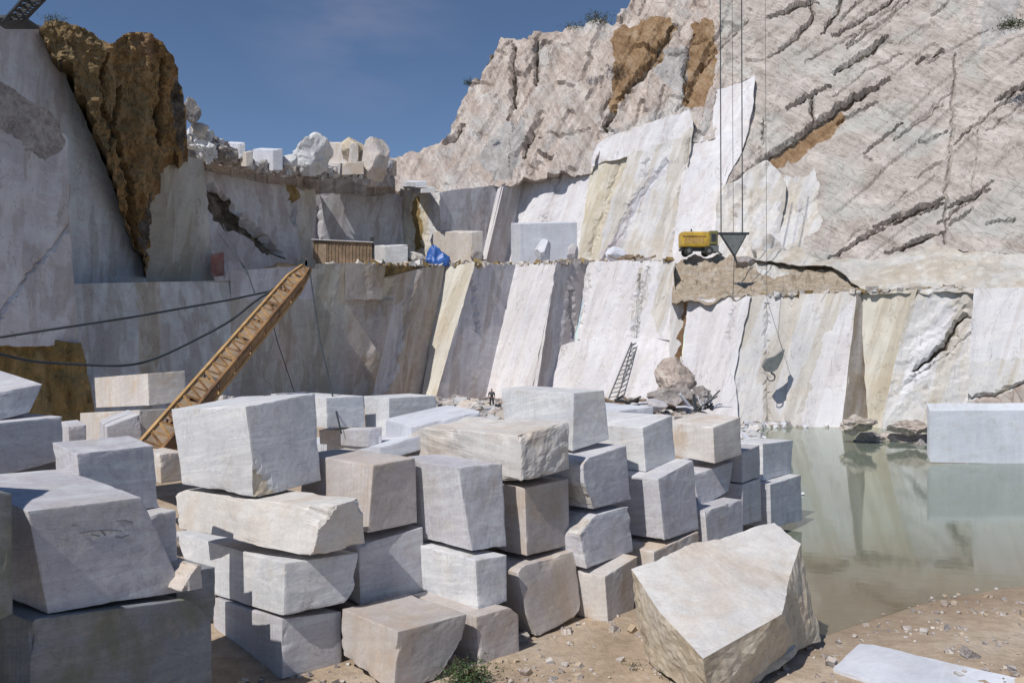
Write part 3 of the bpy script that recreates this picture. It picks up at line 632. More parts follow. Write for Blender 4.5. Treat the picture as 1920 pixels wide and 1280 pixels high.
# ------------------------------------------------------------ natural cliff above
cl = Rock(1.07)
cpl = fit_plane([(735,290,103),(1000,70,104),(1000,330,97.5),(1400,150,87.5),(1920,470,68),(1920,0,84),(1500,470,79.5)])
st_l = d_strata(R(66), 2.3, 0.8, 0.5, 1, 0.35, 5.0); st_r = d_strata(R(40), 2.9, 0.38, 0.5, 5, 0.3, 6.0)
def cliff_disp(p, x, y):
    t = max(0, min(1, (x-1300)/180)); a = st_l(p, x, y) if t < 1 else 0; b = st_r(p, x, y) if t > 0 else 0
    d = a*(1-t)+b*t
    if x < 960: d *= 0.55
    return d
CR = [([(1352,362),(1400,322),(1470,275),(1530,235),(1570,208),(1620,180),(1668,148)], 9, 1.3),
      ([(1476,202),(1520,176),(1556,157)], 6, 1.2), ([(1522,178),(1526,228)], 5, 0.9),
      ([(1565,140),(1600,118),(1632,96),(1664,70)], 8, 1.2), ([(1718,116),(1768,98)], 9, 1.6),
      ([(1640,428),(1700,405),(1772,374)], 7, 1.2), ([(1556,486),(1620,450),(1700,412),(1770,385)], 6, 1.0), ([(1772,390),(1856,356)], 5, 0.9),
      ([(1790,105),(1786,240),(1774,385),(1770,460)], 4, 0.5), ([(1868,186),(1935,150)], 7, 1.2), ([(1660,478),(1700,466),(1765,438)], 6, 1.0),
      ([(1440,38),(1500,12),(1535,4)], 6, 0.9), ([(1444,112),(1498,62),(1520,42),(1522,0)], 6, 0.9), ([(1540,66),(1572,20),(1580,-20)], 5, 0.8), ([(1560,70),(1650,18),(1700,-20)], 5, 0.8),
      ([(1620,288),(1660,255),(1692,230)], 4, 0.7), ([(1725,266),(1778,244)], 5, 0.7), ([(1850,418),(1905,405)], 4, 0.6),
      ([(962,85),(962,150),(952,222)], 8, 1.5), ([(1008,78),(1000,150)], 6, 1.2), ([(932,84),(905,125),(884,160)], 7, 1.2), ([(868,232),(850,258),(834,270)], 6, 1.5),
      ([(1152,205),(1130,235),(1150,250)], 7, 1.0), ([(1268,45),(1240,90),(1200,140),(1160,190)], 7, 1.2), ([(984,300),(1000,250)], 6, 0.8), ([(1300,60),(1284,130),(1286,190)], 6, 1.0), ([(1104,240),(1060,255),(1012,258)], 4, 0.6)]
rn = random.Random(12)
for _ in range(46):                                  # finer joints following the beds
    x = rn.uniform(880, 1910); y = rn.uniform(20, 470)
    if x < 1300:
        a = R(rn.choice([66, 70, 62, 74, 20])); L = rn.uniform(30, 120)
        if y > 300 or (x < 960 and y < 120): continue
    else:
        a = R(rn.choice([38, 42, 34, 46, 28, 40, 84])); L = rn.uniform(35, 170)
        if y > 455 or (x < 1420 and y > 160): continue
    CR.append(([(x, y), (x+L*0.5*math.cos(a)+rn.uniform(-3,3), y-L*0.5*math.sin(a)+rn.uniform(-3,3)), (x+L*math.cos(a), y-L*math.sin(a))], rn.uniform(2.2, 4.6), rn.uniform(0.25, 0.66)))
CR = [(l_, w_, dp_*0.75) for l_, w_, dp_ in CR]
cl.patch([(730,292),(762,287),(822,271),(852,224),(876,170),(903,124),(936,76),(988,68),(1050,60),(1102,46),(1150,38),(1182,8),(1200,-25),(1500,-60),(1860,-70),(2080,-80),(2080,480),(1900,480),(1800,476),(1750,470),(1700,482),(1640,490),(1540,500),(1420,500),(1404,330),(1380,350),(1352,372),(1358,340),(1392,262),(1406,150),(1346,174),(1346,262),(1300,272),(1280,215),(1180,256),(1130,278),(1114,322),(1000,334),(944,356),(826,366),(752,362),(720,345),(735,320)],
         'r_diag', depth=cpl, sp=3.9, disp=cliff_disp, jit=3.0, skirt=9, cracks=CR,
         zones=[('r_orange', [(1150,55),(1200,40),(1250,38),(1272,55),(1240,110),(1190,150),(1165,195),(1140,210),(1150,150)]),
                ('r_orange', [(1300,40),(1335,40),(1345,80),(1335,170),(1320,200),(1282,200),(1290,110)]),
                ('r_orange', [(1346,372),(1395,322),(1440,296),(1500,258),(1540,230),(1578,206),(1586,224),(1544,262),(1494,294),(1434,330),(1392,356)]),
                ('r_grey', [(1220,105),(1300,75),(1290,190),(1230,150)]),
                ('r_grey', [(930,228),(985,225),(990,260),(970,335),(930,345),(895,300)]),
                ('r_grey', [(1842,-80),(1912,-80),(1905,62),(1838,95)]),
                ('w_pale', [(1470,330),(1530,320),(1540,420),(1480,470),(1420,470)]),
                ('r_pink', [(700,-100),(1350,-100),(1350,420),(700,420)])])
cl.build('cliff', 'tall pink and tan fractured cliff above the sawn walls')

# ------------------------------------------------------------ left side of the pit
ll = Rock()
back = fit_plane([(0,60,46),(75,60,48),(268,530,58),(0,530,45.5)])
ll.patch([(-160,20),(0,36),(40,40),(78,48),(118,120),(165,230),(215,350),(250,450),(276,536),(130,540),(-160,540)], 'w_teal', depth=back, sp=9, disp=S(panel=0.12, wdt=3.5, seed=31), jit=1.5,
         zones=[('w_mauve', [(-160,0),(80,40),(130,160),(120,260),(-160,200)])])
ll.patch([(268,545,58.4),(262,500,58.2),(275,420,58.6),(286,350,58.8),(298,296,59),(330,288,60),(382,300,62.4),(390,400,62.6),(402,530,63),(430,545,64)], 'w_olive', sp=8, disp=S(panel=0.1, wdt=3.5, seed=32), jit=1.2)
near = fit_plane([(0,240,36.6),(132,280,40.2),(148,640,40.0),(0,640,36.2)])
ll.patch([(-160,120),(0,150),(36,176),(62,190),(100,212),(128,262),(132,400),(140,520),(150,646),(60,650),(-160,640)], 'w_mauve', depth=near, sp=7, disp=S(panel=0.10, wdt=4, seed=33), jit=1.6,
         zones=[('r_rubble', [(-160,120),(0,152),(60,186),(110,215),(128,262),(122,278),(88,300),(60,285),(40,262),(0,240),(-160,230)]), ('w_grey', [(-160,240),(0,240),(140,290),(150,650),(90,500),(60,480),(130,420),(128,330),(0,300)])],
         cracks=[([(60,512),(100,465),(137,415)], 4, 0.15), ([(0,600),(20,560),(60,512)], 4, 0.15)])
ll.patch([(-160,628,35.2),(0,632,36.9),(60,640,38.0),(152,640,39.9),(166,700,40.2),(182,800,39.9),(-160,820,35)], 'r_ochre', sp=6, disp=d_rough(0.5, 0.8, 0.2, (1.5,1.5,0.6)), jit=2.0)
ll.build('left_wall', 'shaded grey sawn wall closing the left side of the pit')
bw = Rock()
wpl = fit_plane([(80,60,48.0),(330,120,54.5),(268,520,56.0),(345,300,57.5)])
def wedge(p, x, y):
    return 0.4+1.3*(noise.turbulence(Vector((p.x*0.5, p.y*0.3, p.z*0.15)), 6, True)-0.7)+0.35*fbm(p*0.9, 5)+0.22*abs(fbm(p*3.0, 3))+0.6*math.sin((x-75)/270*math.pi)*max(0, 1-(y-40)/500)
bw.patch([(74,52),(88,42),(104,37),(130,45),(160,60),(186,82),(214,72),(250,62),(276,64),(302,90),(326,118),(338,140),(345,200),(352,280),(340,296),(322,284),(302,294),(287,350),(278,420),(268,510),(252,455),(214,352),(165,232),(118,122),(104,116),(84,84)],
         'r_brown', depth=wpl, sp=4.0, disp=wedge, jit=3.6, skirt=7, zones=[('r_dark', [(262,430),(285,350),(284,420),(270,510)]), ('r_dark', [(330,130),(345,190),(352,290),(330,270),(318,200)]), ('r_orange', [(240,60),(280,64),(296,90),(280,120),(255,100)])],
         cracks=[([(180,100),(175,200),(210,260),(235,340),(262,470)], 9, 0.9), ([(215,160),(205,230),(190,280)], 8, 0.8), ([(300,110),(296,200),(300,270)], 8, 0.9), ([(105,110),(135,200),(180,300)], 7, 0.6)])
bw.build('earth_wedge', 'brown earthy rock wedge filling a cleft in the left wall')
rg = Rock()
rg.patch([(338,300,66),(350,262,66),(372,236,67),(398,258,69),(430,278,71),(470,298,74),(530,312,78),(565,300,80),(600,312,82),(690,312,87),(742,296,92),(745,352,92),(690,345,88),(640,330,86),(590,336,80),(540,334,76),(470,322,71),(400,306,67)], 'r_rubble', sp=5, disp=d_rough(1.0, 0.7, 0.4), jit=3, skirt=8,
         zones=[('r_pink', [(395,295),(470,302),(600,318),(600,340),(395,330)]), ('r_pink', [(690,290),(745,290),(745,355),(690,350)]), ('w_mauve', [(610,300),(690,300),(690,345),(610,335)])])
rg.build('rubble_ridge', 'broken rubbly ridge along the skyline')
# ------------------------------------------------------------ marble blocks
def ring(n, edge):
    a = [0.0, edge*0.14, edge*0.45, edge]; m = max(2, n)
    mid = [edge+(1-2*edge)*i/m for i in range(1, m)]
    return a+mid+[1-x for x in a[::-1]]
def hexa(name, C8, mat, label=None, group=None, chip=0.03, rough=0.012, cuts=(), cat='marble block', seed=0, parent=None, res=9, cutmat=None, warp=0.0):
    """C8[(a,b,t)] corners; a along right face, b along left face, t height"""
    def tri(a, b, t):
        r = Vector((0,0,0))
        for i in (0,1):
            for j in (0,1):
                for k in (0,1):
                    r += C8[(i,j,k)]*((a if i else 1-a)*(b if j else 1-b)*(t if k else 1-t))
        return r
    ctr = tri(.5,.5,.5)
    la = (C8[(1,0,0)]-C8[(0,0,0)]).length; lb = (C8[(0,1,0)]-C8[(0,0,0)]).length; lt = (C8[(0,0,1)]-C8[(0,0,0)]).length
    A, B, T = (ring(res, min(0.12, 0.09/max(q, .3))) for q in (la, lb, lt))
    na, nb, ntt = len(A), len(B), len(T)
    planes = []
    for cu in cuts:
        (ca, cb, ct), (fa, fb, ft) = cu[0], cu[1]; rg = cu[2] if len(cu) > 2 else 0.03
        base = tri(ca, cb, ct)
        va = tri(1-ca, cb, ct)-base; vb = tri(ca, 1-cb, ct)-base; vt = tri(ca, cb, 1-ct)-base
        BIG = 1e3
        pts = [base+v*(f if f else BIG) for v, f in ((va, fa), (vb, fb), (vt, ft))]
        n = (pts[1]-pts[0]).cross(pts[2]-pts[0]).normalized()
        if n.dot(base-ctr) < 0: n = -n
        planes.append((n, min(n.dot(pts[i]) for i, f in enumerate((fa, fb, ft)) if f), rg))
    idx = {}; V = []; cutv = []
    so = Vector((seed*3.7, seed*1.3, seed*2.9))
    def vert(i, j, k):
        if (i,j,k) in idx: return idx[(i,j,k)]
        a, b, t = A[i], B[j], T[k]; p = tri(a, b, t)
        da = min(a, 1-a)*la; db = min(b, 1-b)*lb; dt = min(t, 1-t)*lt
        s = sorted((da, db, dt)); e = s[1]                      # distance to nearest edge
        nz = fbm(p*1.7+so, 4); nz2 = fbm(p*6+so, 3)
        off = math.exp(-e/0.018)*(0.006+chip*0.5*max(0, nz2+0.05))+math.exp(-e/0.09)*chip*max(0, nz-0.22)*2.6
        off += math.exp(-(s[1]+s[2])/0.10)*chip*0.7*max(0, nz)
        q = p+(ctr-p).normalized()*off
        q += (p-ctr).normalized()*(rough*0.6*fbm(p*1.3+so, 3)+rough*0.25*nz2+warp*fbm(p*0.9+so, 3))
        cut = 0
        for (n, c, rg) in planes:
            ex = n.dot(q)-c-rg*0.4*fbm(p*1.5, 2)
            if ex > 0: q = q-n*(ex+rg*abs(fbm(p*3.0+so, 4))); cut = 1
        idx[(i,j,k)] = len(V); V.append(q); cutv.append(cut); return idx[(i,j,k)]
    Fc = []
    def quad(a, b, c, d): Fc.append((a, b, c, d))
    for i in range(na-1):
        for j in range(nb-1):
            quad(vert(i,j,0), vert(i,j+1,0), vert(i+1,j+1,0), vert(i+1,j,0)); quad(vert(i,j,ntt-1), vert(i+1,j,ntt-1), vert(i+1,j+1,ntt-1), vert(i,j+1,ntt-1))
    for i in range(na-1):
        for k in range(ntt-1):
            quad(vert(i,0,k), vert(i+1,0,k), vert(i+1,0,k+1), vert(i,0,k+1)); quad(vert(i,nb-1,k), vert(i,nb-1,k+1), vert(i+1,nb-1,k+1), vert(i+1,nb-1,k))
    for j in range(nb-1):
        for k in range(ntt-1):
            quad(vert(0,j,k), vert(0,j,k+1), vert(0,j+1,k+1), vert(0,j+1,k)); quad(vert(na-1,j,k), vert(na-1,j+1,k), vert(na-1,j+1,k+1), vert(na-1,j,k+1))
    # orientation check
    v = (C8[(1,0,0)]-C8[(0,0,0)]).cross(C8[(0,1,0)]-C8[(0,0,0)]).dot(C8[(0,0,1)]-C8[(0,0,0)])
    if v < 0: Fc = [f[::-1] for f in Fc]
    mats = [M[mat]] + ([M[cutmat]] if cutmat else [])
    mi = [1 if (cutmat and all(cutv[q] for q in f)) else 0 for f in Fc]
    org = (C8[(0,0,0)]+C8[(1,1,0)])/2
    o = mesh_obj(name, V, Fc, mats, mi, origin=org)
    if label: tag(o, label, cat, group)
    return o
STK = 'marble blocks stacked in the foreground yard'
def blk(label, n, L, Rr, d, beta=48, mat='white', group=STK, top=None, lb=None, la=None, **kw):
    """n,L,Rr: (x_top, y_top, x_bot, y_bot) pixels of near, left, right upright edges; d depth of the near edge.
    L or Rr may be a number: hidden length in metres"""
    b = R(beta); r = (math.cos(b), math.sin(b)); l = (-math.sin(b), math.cos(b))
    Nb = P(n[2], n[3], d); Nt = P(n[0], n[1], d)
    def side(e, dr):
        if isinstance(e, (int, float)):
            q = Vector((Nb.x+dr[0]*e, Nb.y+dr[1]*e, Nb.z)); return q, Vector((Nt.x+dr[0]*e, Nt.y+dr[1]*e, Nt.z))
        res = []
        for (px, py, base) in ((e[2], e[3], Nb), (e[0], e[1], Nt)):
            k = (px-CX)/F; t = (k*base.y-base.x)/(dr[0]-k*dr[1]); t = max(t, 0.15)
            dd = base.y+t*dr[1]; q = Vector((base.x+t*dr[0], dd, H+(CY-py)/F*dd)); res.append(q)
        return res[0], res[1]
    Rb, Rt = side(Rr, r); Lb, Lt = side(L, l)
    C8 = {(0,0,0): Nb, (0,0,1): Nt, (1,0,0): Rb, (1,0,1): Rt, (0,1,0): Lb, (0,1,1): Lt, (1,1,0): Rb+Lb-Nb, (1,1,1): Rt+Lt-Nt}
    return hexa('marble_block', C8, mat, label, group, seed=n[0]*0.013+n[1]*0.007, **kw)

# stack A: the big front stack
blk('large pale block with an ochre chipped corner, topmost of the big front stack', (460,762,482,934), (321,767,341,907), (591,736,602,900), 15.7, 54, 'white', chip=0.03,
    cuts=[((0,0,0), (0.34,0.05,0.40), 0.05)], cutmat='ochre_rock', res=14)
blk('long rough pinkish slab directly beneath the largest pale block', (606,952,586,1044), (326,916,334,990), (680,934,686,1018), 14.5, 52, 'stained', chip=0.09, rough=0.03,
    cuts=[((0,0,1), (0.30,0.10,0.45), 0.10), ((0,1,1), (None,0.05,0.2), 0.03)], cutmat='rough', res=14, warp=0.04)
blk('long pale block third down in the big front stack, split by a thick shadow', (534,1056,532,1154), (326,996,368,1104), (672,1036,662,1126), 14.55, 38, 'white', chip=0.05, cuts=[((1,0,0), (0.12,None,0.3), 0.06)], cutmat='rough', res=12)
blk('shaded bottom block of the big front stack, standing on the ground', (529,1160,530,1272), (398,1120,404,1232), (640,1146,641,1246), 14.7, 40, 'grey', chip=0.04)
# stack B
blk('grey block half hidden behind the biggest pale block, white dusty top', (700,872,690,999), 2.6, (780,858,782,979), 16.0, 46, 'warm', chip=0.02)
blk('grey block wedged under the warm grey one, behind the long slabs', (672,1022,676,1134), 2.2, (793,988,795,1110), 16.0, 39, 'grey', chip=0.05)
blk('brownish block at ground level right behind the big front stack', (668,1140,670,1262), 2.4, (792,1122,794,1220), 16.0, 39, 'warm')
# E: low block in front
blk('low wide brown-grey block in the front row with a broken slanted edge', (746,1184,738,1300), (640,1140,640,1225), (877,1150,852,1262), 13.9, 42, 'warm', chip=0.05,
    cuts=[((1,0,0), (0.30,None,0.60), 0.08)], res=12)
# stack C
blk('tall grey block topping the third stack, its left side ribboned by shadow', (858,876,885,1032), 2.2, (942,868,950,1024), 16.1, 45, 'grey', chip=0.02, rough=0.02)
blk('small pale block in the middle of the third stack', (891,1050,897,1146), 2.1, (950,1040,951,1127), 15.7, 45, 'white', chip=0.03)
blk('brown-grey bottom block of the third stack beside weeds', (893,1156,900,1252), 2.0, (972,1134,974,1224), 15.2, 45, 'warm', chip=0.04, cuts=[((1,0,1), (0.2,None,0.2), 0.03)])
# stack D
blk('huge rough pink-stained slab lying across the tops of the middle stacks', (975,816,978,902), (738,798,758,895), (1068,790,1073,879), 17.0, 40, 'stained', chip=0.14, rough=0.08, warp=0.10,
    cuts=[((0,1,1), (None,0.25,0.35), 0.05)], cutmat='rough', res=16)
blk('upright brown-grey block with a bright left rim, below the huge rough slab', (984,914,988,1042), 1.8, (1066,897,1068,1022), 17.2, 48, 'warm', chip=0.03)
blk('tall rounded mauve-grey block on the ground in the fourth stack', (968,1064,998,1199), 1.8, (1078,1032,1090,1150), 16.75, 46, 'warm', chip=0.06, cuts=[((0,0,0), (0.10,None,0.35), 0.03), ((0,0,1), (0.10,None,0.08), 0.03), ((1,0,0), (0.15,None,0.12), 0.03)])
# stack F
blk('square grey-faced block crowning the fifth stack, long white side to the left', (1076,737,1073,846), (940,728,945,800), (1133,731,1142,823), 19.0, 36, 'white', chip=0.012)
blk('grey block with a chipped pink left edge, second in the fifth stack', (1092,862,1100,957), 1.8, (1174,834,1183,936), 18.3, 50, 'grey', chip=0.04, cuts=[((0,0,0), (0.14,None,0.55), 0.05), ((0,0,1), (0.10,None,0.12), 0.02)], cutmat='rough')
blk('grey block with a rough rounded shoulder, third in the fifth stack', (1082,975,1100,1066), 1.8, (1181,948,1187,1033), 17.9, 50, 'grey', chip=0.05, cuts=[((0,0,1), (0.30,None,0.30), 0.05)], cutmat='rough')
blk('cream bottom block of the fifth stack standing on sand', (1134,1080,1140,1168), 0.9, (1196,1042,1188,1144), 17.7, 52, 'cream', chip=0.03)
# stack G
blk('pale blue-white block with a broad clean top, top of the sixth stack', (1205,802,1211,884), 2.2, (1260,778,1267,862), 20.8, 46, 'white', chip=0.012)
blk('tall blue-grey block below the blue-white one, narrow bright left face', (1234,898,1246,1013), 1.8, (1300,862,1310,991), 20.1, 50, 'grey', chip=0.02)
blk('pale rough block mostly hidden behind the boulder, base of the sixth stack', (1226,1034,1228,1120), 1.8, (1310,996,1312,1080), 19.6, 50, 'cream', chip=0.06)
# stack H
blk('beige-faced block with a glossy white top, left of the dark grey column', (1337,801,1340,869), (1255,790,1258,852), (1388,782,1391,852), 23.2, 46, 'cream', chip=0.012)
blk('tilted shadowed block below the beige-faced block', (1300,890,1312,955), 1.6, (1376,864,1366,920), 22.6, 50, 'grey', chip=0.03)
blk('grey block with a crumbly white top edge, in front of the dark column', (1322,958,1328,1040), 1.6, (1392,936,1394,1020), 21.6, 50, 'grey', chip=0.06)
blk('dark grey block at the top of the narrow column near the water', (1392,848,1392,905), 1.8, (1424,834,1426,892), 24.6, 52, 'grey', chip=0.012)
blk('dark grey block at the foot of the narrow column near the water', (1392,908,1392,985), 1.8, (1426,896,1428,975), 24.6, 52, 'grey', chip=0.012)
blk('small far block with a white left face, upper of two beside the pond', (1430,832,1431,901), 1.3, (1487,825,1483,887), 26.6, 50, 'white', chip=0.012)
blk('greenish grey block, lower of two beside the pond', (1444,908,1446,990), 1.3, (1502,890,1504,975), 26.0, 50, 'grey', chip=0.02)
# behind the front stacks
blk('low white block with a square grey end just behind the largest pale block', (612,746,613,802), (507,738,512,796), (682,742,684,800), 24.5, 40, 'white', chip=0.012)
blk('white block with a blue-grey right face, right of the low one with the square end', (729,746,730,826), (682,742,686,820), (818,741,820,790), 25.0, 36, 'white', chip=0.012)
blk('broken grey slab lying on white rubble behind the warm grey block', (690,806,692,838), (598,806,600,832), (716,800,716,830), 21.0, 22, 'grey', chip=0.06)
blk('flat dusty slab under the broken grey slab', (712,838,712,866), (560,830,560,858), (800,812,800,840), 19.6, 20, 'slabtop', chip=0.02)
blk('pale block spreading left from beneath the huge rough slab', (770,800,770,870), 2.8, (900,770,900,830), 20.5, 22, 'slabtop', chip=0.04)
blk('long low white slab between the top block of the fifth stack and the ladder rubble', (1160,770,1160,850), 2.4, (1225,762,1225,842), 23.5, 30, 'slabtop', chip=0.02)
# far-left group behind the boom
blk('cream and lavender block lying on others left of the orange boom', (277,700,279,760), (177,708,180,764), (347,695,348,752), 27.5, 40, 'cream', chip=0.03)
blk('pale block beneath the cream and lavender block', (262,768,262,822), (150,774,150,826), (345,764,345,812), 26.6, 40, 'cream', chip=0.04)
blk('small grey wedge-shaped block in front of the boom foot', (200,800,202,842), (186,788,186,832), (262,776,268,838), 22.5, 30, 'grey', chip=0.03)
blk('small dark block between the left stacks', (128,800,130,838), (112,790,112,830), (162,796,162,832), 21.0, 40, 'grey', chip=0.03)
blk('small pale block peeping out behind the boom foot', (300,852,302,906), 1.2, (345,846,345,900), 19.5, 46, 'cream', chip=0.04)
blk('pale rubble-like block showing right of the boom', (418,740,418,790), (392,742,392,790), (452,744,452,790), 27.0, 40, 'cream', chip=0.1)
# left dark stacks
blk('dark slab with a bright sloping top at the far left edge', (-20,738,-14,792), (-150,690,-150,760), (80,720,56,772), 17.0, 56, 'grey', chip=0.03)
blk('dark shaded block under the slab at the far left edge', (-30,796,-30,900), 2.4, (118,780,118,862), 16.4, 56, 'grey', chip=0.03)
blk('mid-size block with a lit grey top, behind the big dark left stack', (143,850,158,968), (98,829,106,905), (288,835,298,950), 13.6, 57, 'grey', chip=0.025)
blk('shadowed block under the mid-size one, squeezed beside the front stack', (190,985,192,1100), 1.4, (330,955,334,1062), 13.4, 57, 'grey', chip=0.05)
blk('small shaded block low in the gap beside the big front stack', (330,1075,332,1190), 1.2, (404,1062,404,1170), 13.6, 54, 'darkened', chip=0.05)
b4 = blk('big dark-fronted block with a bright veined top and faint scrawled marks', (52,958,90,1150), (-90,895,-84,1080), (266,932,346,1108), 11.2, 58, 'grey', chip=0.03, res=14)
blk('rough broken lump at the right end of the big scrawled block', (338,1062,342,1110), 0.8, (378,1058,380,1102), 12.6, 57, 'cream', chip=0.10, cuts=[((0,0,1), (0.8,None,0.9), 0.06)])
blk('dark greenish block under the scrawled one, lower left corner', (60,1160,50,1440), (-150,1100,-160,1380), (394,1118,404,1400), 10.9, 57, 'darkened', chip=0.08, cuts=[((1,0,1), (0.12,None,0.16), 0.04)], res=14)
blk('dark block at the left border beside the scrawled block', (-60,915,-60,1190), 2.0, (22,925,24,1150), 9.8, 50, 'darkened', chip=0.05)
# unseen blocks added outside the left border to shade the dark stack
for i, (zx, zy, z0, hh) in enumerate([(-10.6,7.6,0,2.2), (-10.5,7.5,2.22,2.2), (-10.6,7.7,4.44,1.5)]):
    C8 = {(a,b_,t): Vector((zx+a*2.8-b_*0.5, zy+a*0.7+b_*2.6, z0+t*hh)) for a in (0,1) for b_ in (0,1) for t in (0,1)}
    hexa('marble_block', C8, 'darkened', ['bottom', 'middle', 'top'][i]+' block of an unseen stack added beyond the left border for shade', STK, chip=0.04, seed=i+4)

# boulder in front of the pond
def poly_rock(name, top, dt, bot, db, mat, topmat, label, cat, rough=0.12, group=None, sub=3, seed=0, crust=None):
    T = [P(x, y, d) for (x, y), d in zip(top, dt)]; B = [P(x, y, d) for (x, y), d in zip(bot, db)]
    n = len(T); bm = bmesh.new()
    tv = [bm.verts.new(p) for p in T]; bv_ = [bm.verts.new(p) for p in B]
    ft = bm.faces.new(tv); ft.material_index = 1; fb = bm.faces.new(bv_[::-1])
    for i in range(n):
        f = bm.faces.new((tv[i], bv_[i], bv_[(i+1)%n], tv[(i+1)%n])); f.material_index = 0
    bmesh.ops.recalc_face_normals(bm, faces=bm.faces)
    bmesh.ops.triangulate(bm, faces=bm.faces[:])
    tve = set(tv)
    for _ in range(sub):
        bmesh.ops.subdivide_edges(bm, edges=[e for e in bm.edges if e.calc_length() > 0.16], cuts=1, use_grid_fill=False)
        bmesh.ops.triangulate(bm, faces=bm.faces[:])
    bm.normal_update()
    so = Vector((seed, seed*2, 0)); mv = []
    for v in bm.verts:
        mts = {f.material_index for f in v.link_faces}
        k = 0.25 if mts == {1} else 1.0
        mv.append((v, v.normal*(rough*k*(fbm(v.co*1.6+so, 5))+rough*0.4*k*fbm(v.co*6+so, 3))))
    for v, d in mv: v.co += d
    me = bpy.data.meshes.new(name); org = sum(B, Vector())/n
    bmesh.ops.translate(bm, vec=-org, verts=bm.verts); bm.to_mesh(me); bm.free()
    me.materials.append(M[mat]); me.materials.append(M[topmat])
    o = bpy.data.objects.new(name, me); COL.objects.link(o); o.location = org
    return tag(o, label, cat, group)
poly_rock('boulder', [(1184,1067),(1300,1022),(1452,979),(1500,1020),(1480,1080),(1467,1150),(1318,1234),(1240,1150)], [15.2,16.0,17.0,16.4,15.4,14.2,12.9,14.0],
          [(1196,1165),(1300,1140),(1460,1130),(1530,1185),(1538,1200),(1500,1218),(1330,1325),(1210,1235)], [16.6,17.3,18.0,16.6,16.3,15.8,13.1,15.2], 'ochre_rock', 'stained',
          'large flat-topped marble boulder with ochre sides beside the pond', 'boulder', 0.05, seed=3, sub=4)
poly_rock('stone_strip', [(1330,1296),(1478,1212),(1492,1206),(1488,1218),(1400,1275),(1340,1330)], [13.3,15.3,15.5,15.2,14.2,13.2], [(1330,1312),(1478,1225),(1495,1216),(1490,1230),(1402,1290),(1342,1345)], [13.2,15.2,15.4,15.1,14.1,13.1], 'ochre_rock', 'cream', 'narrow stone strip wedged under the front edge of the boulder', 'stone', 0.04, sub=3, seed=6)
poly_rock('marble_slab', [(1562,1252),(1612,1206),(1640,1208),(1720,1228),(1990,1290),(1990,1340),(1700,1300)], [14.9,16.1,16.0,15.5,14.0,13.2,13.9], [(1564,1262),(1612,1214),(1640,1216),(1720,1236),(1990,1300),(1990,1352),(1702,1312)], [14.9,16.1,16.0,15.5,14.0,13.2,13.9], 'slabtop', 'slabtop', 'flat blue-white marble slab lying on sand at the lower right', 'marble slab', 0.02, sub=3, seed=8)
# block in the far side of the pond
blk('long blue-grey block standing in the pond at the right border', (1744,770,1744,866), (1738,756,1738,850), (2010,768,2010,872), 43.8, 3, 'slabtop', group='single marble blocks beside the pond', chip=0.03, lb=3)

# ------------------------------------------------------------ loose rocks
def lump(name, x0, y0, x1, y1, d, mat, label, cat='rock', seed=0, group=None, rough=0.10, deep=1.0, flat=False, cutn=11):
    c = P((x0+x1)/2, (y0+y1)/2, d+0.3); sx = (x1-x0)/F*d/2; sz = (y1-y0)/F*d/2; sy = (sx+sz)/2*deep
    bm = bmesh.new(); bmesh.ops.create_icosphere(bm, subdivisions=4, radius=1.0)
    rn = random.Random(seed*13+int(x0)); pl = []
    for _ in range(cutn):
        n = Vector((rn.uniform(-1,1), rn.uniform(-1,1), rn.uniform(-1,1))).normalized(); pl.append((n, rn.uniform(0.52,0.8)))
    for v in bm.verts:
        p = v.co.copy()
        for n, k in pl:
            e = n.dot(p)-k
            if e > 0: p -= n*e
        p *= 1.12+rough*fbm(v.co*1.6+Vector((seed,0,x0*.01)), 5)
        v.co = Vector((p.x*sx, p.y*sy, p.z*sz))
    bmesh.ops.translate(bm, vec=(0,0,sz), verts=bm.verts)
    me = bpy.data.meshes.new(name); bm.to_mesh(me); bm.free(); me.materials.append(M[mat])
    o = bpy.data.objects.new(name, me); COL.objects.link(o); o.location = c-Vector((0,0,sz))
    return tag(o, label, cat, group)
SK = 'broken blocks along the skyline'
def cube_px(label, x0, y0, x1, y1, d, mat='white', beta=30, xm=None, dy=0, group=SK, **kw):
    xm = xm if xm is not None else x0+(x1-x0)*0.7
    return blk(label, (xm, y0+2, xm, y1), (x0, y0, x0, y1-1), (x1, y0-1, x1, y1-1), d, beta, mat, group=group, **kw)
lump('rock_spire', 346, 186, 374, 240, 64, 'r_rubble', 'thin upright pale rock against the brown wedge on the skyline', seed=1, group=SK)
lump('rock', 352, 232, 392, 262, 65, 'rough', 'dark-based rock at the foot of the upright skyline rock', seed=2, group=SK)
lump('rock', 360, 262, 405, 302, 64.5, 'white', 'jagged white rock heap near the brown wedge', seed=3, group=SK, rough=0.5)
lump('rock', 396, 268, 440, 300, 66, 'r_rubble', 'grey-tan jagged rock between white pieces on the ridge', seed=4, group=SK, rough=0.4)
cube_px('tilted white slab left of the clean white cube on the skyline', 424, 268, 460, 298, 69, 'slabtop', 25, chip=0.1)
cube_px('small pale block with a dark right face next to the clean white cube', 432, 284, 474, 312, 68, 'cream', 30, chip=0.06)
cube_px('clean white cube sitting alone on the skyline', 474, 280, 530, 320, 73, 'slabtop', 30, xm=512)
lump('rock', 532, 286, 556, 316, 75, 'white', 'small white splinter right of the clean white cube', seed=6, group=SK)
lump('boulder', 552, 252, 618, 326, 78, 'white', 'round-topped white boulder on the skyline', seed=7, group=SK, cutn=4, rough=0.2)
cube_px('tan-faced slab behind the round-topped white boulder', 588, 268, 672, 306, 80, 'cream', 20, chip=0.12, xm=658)
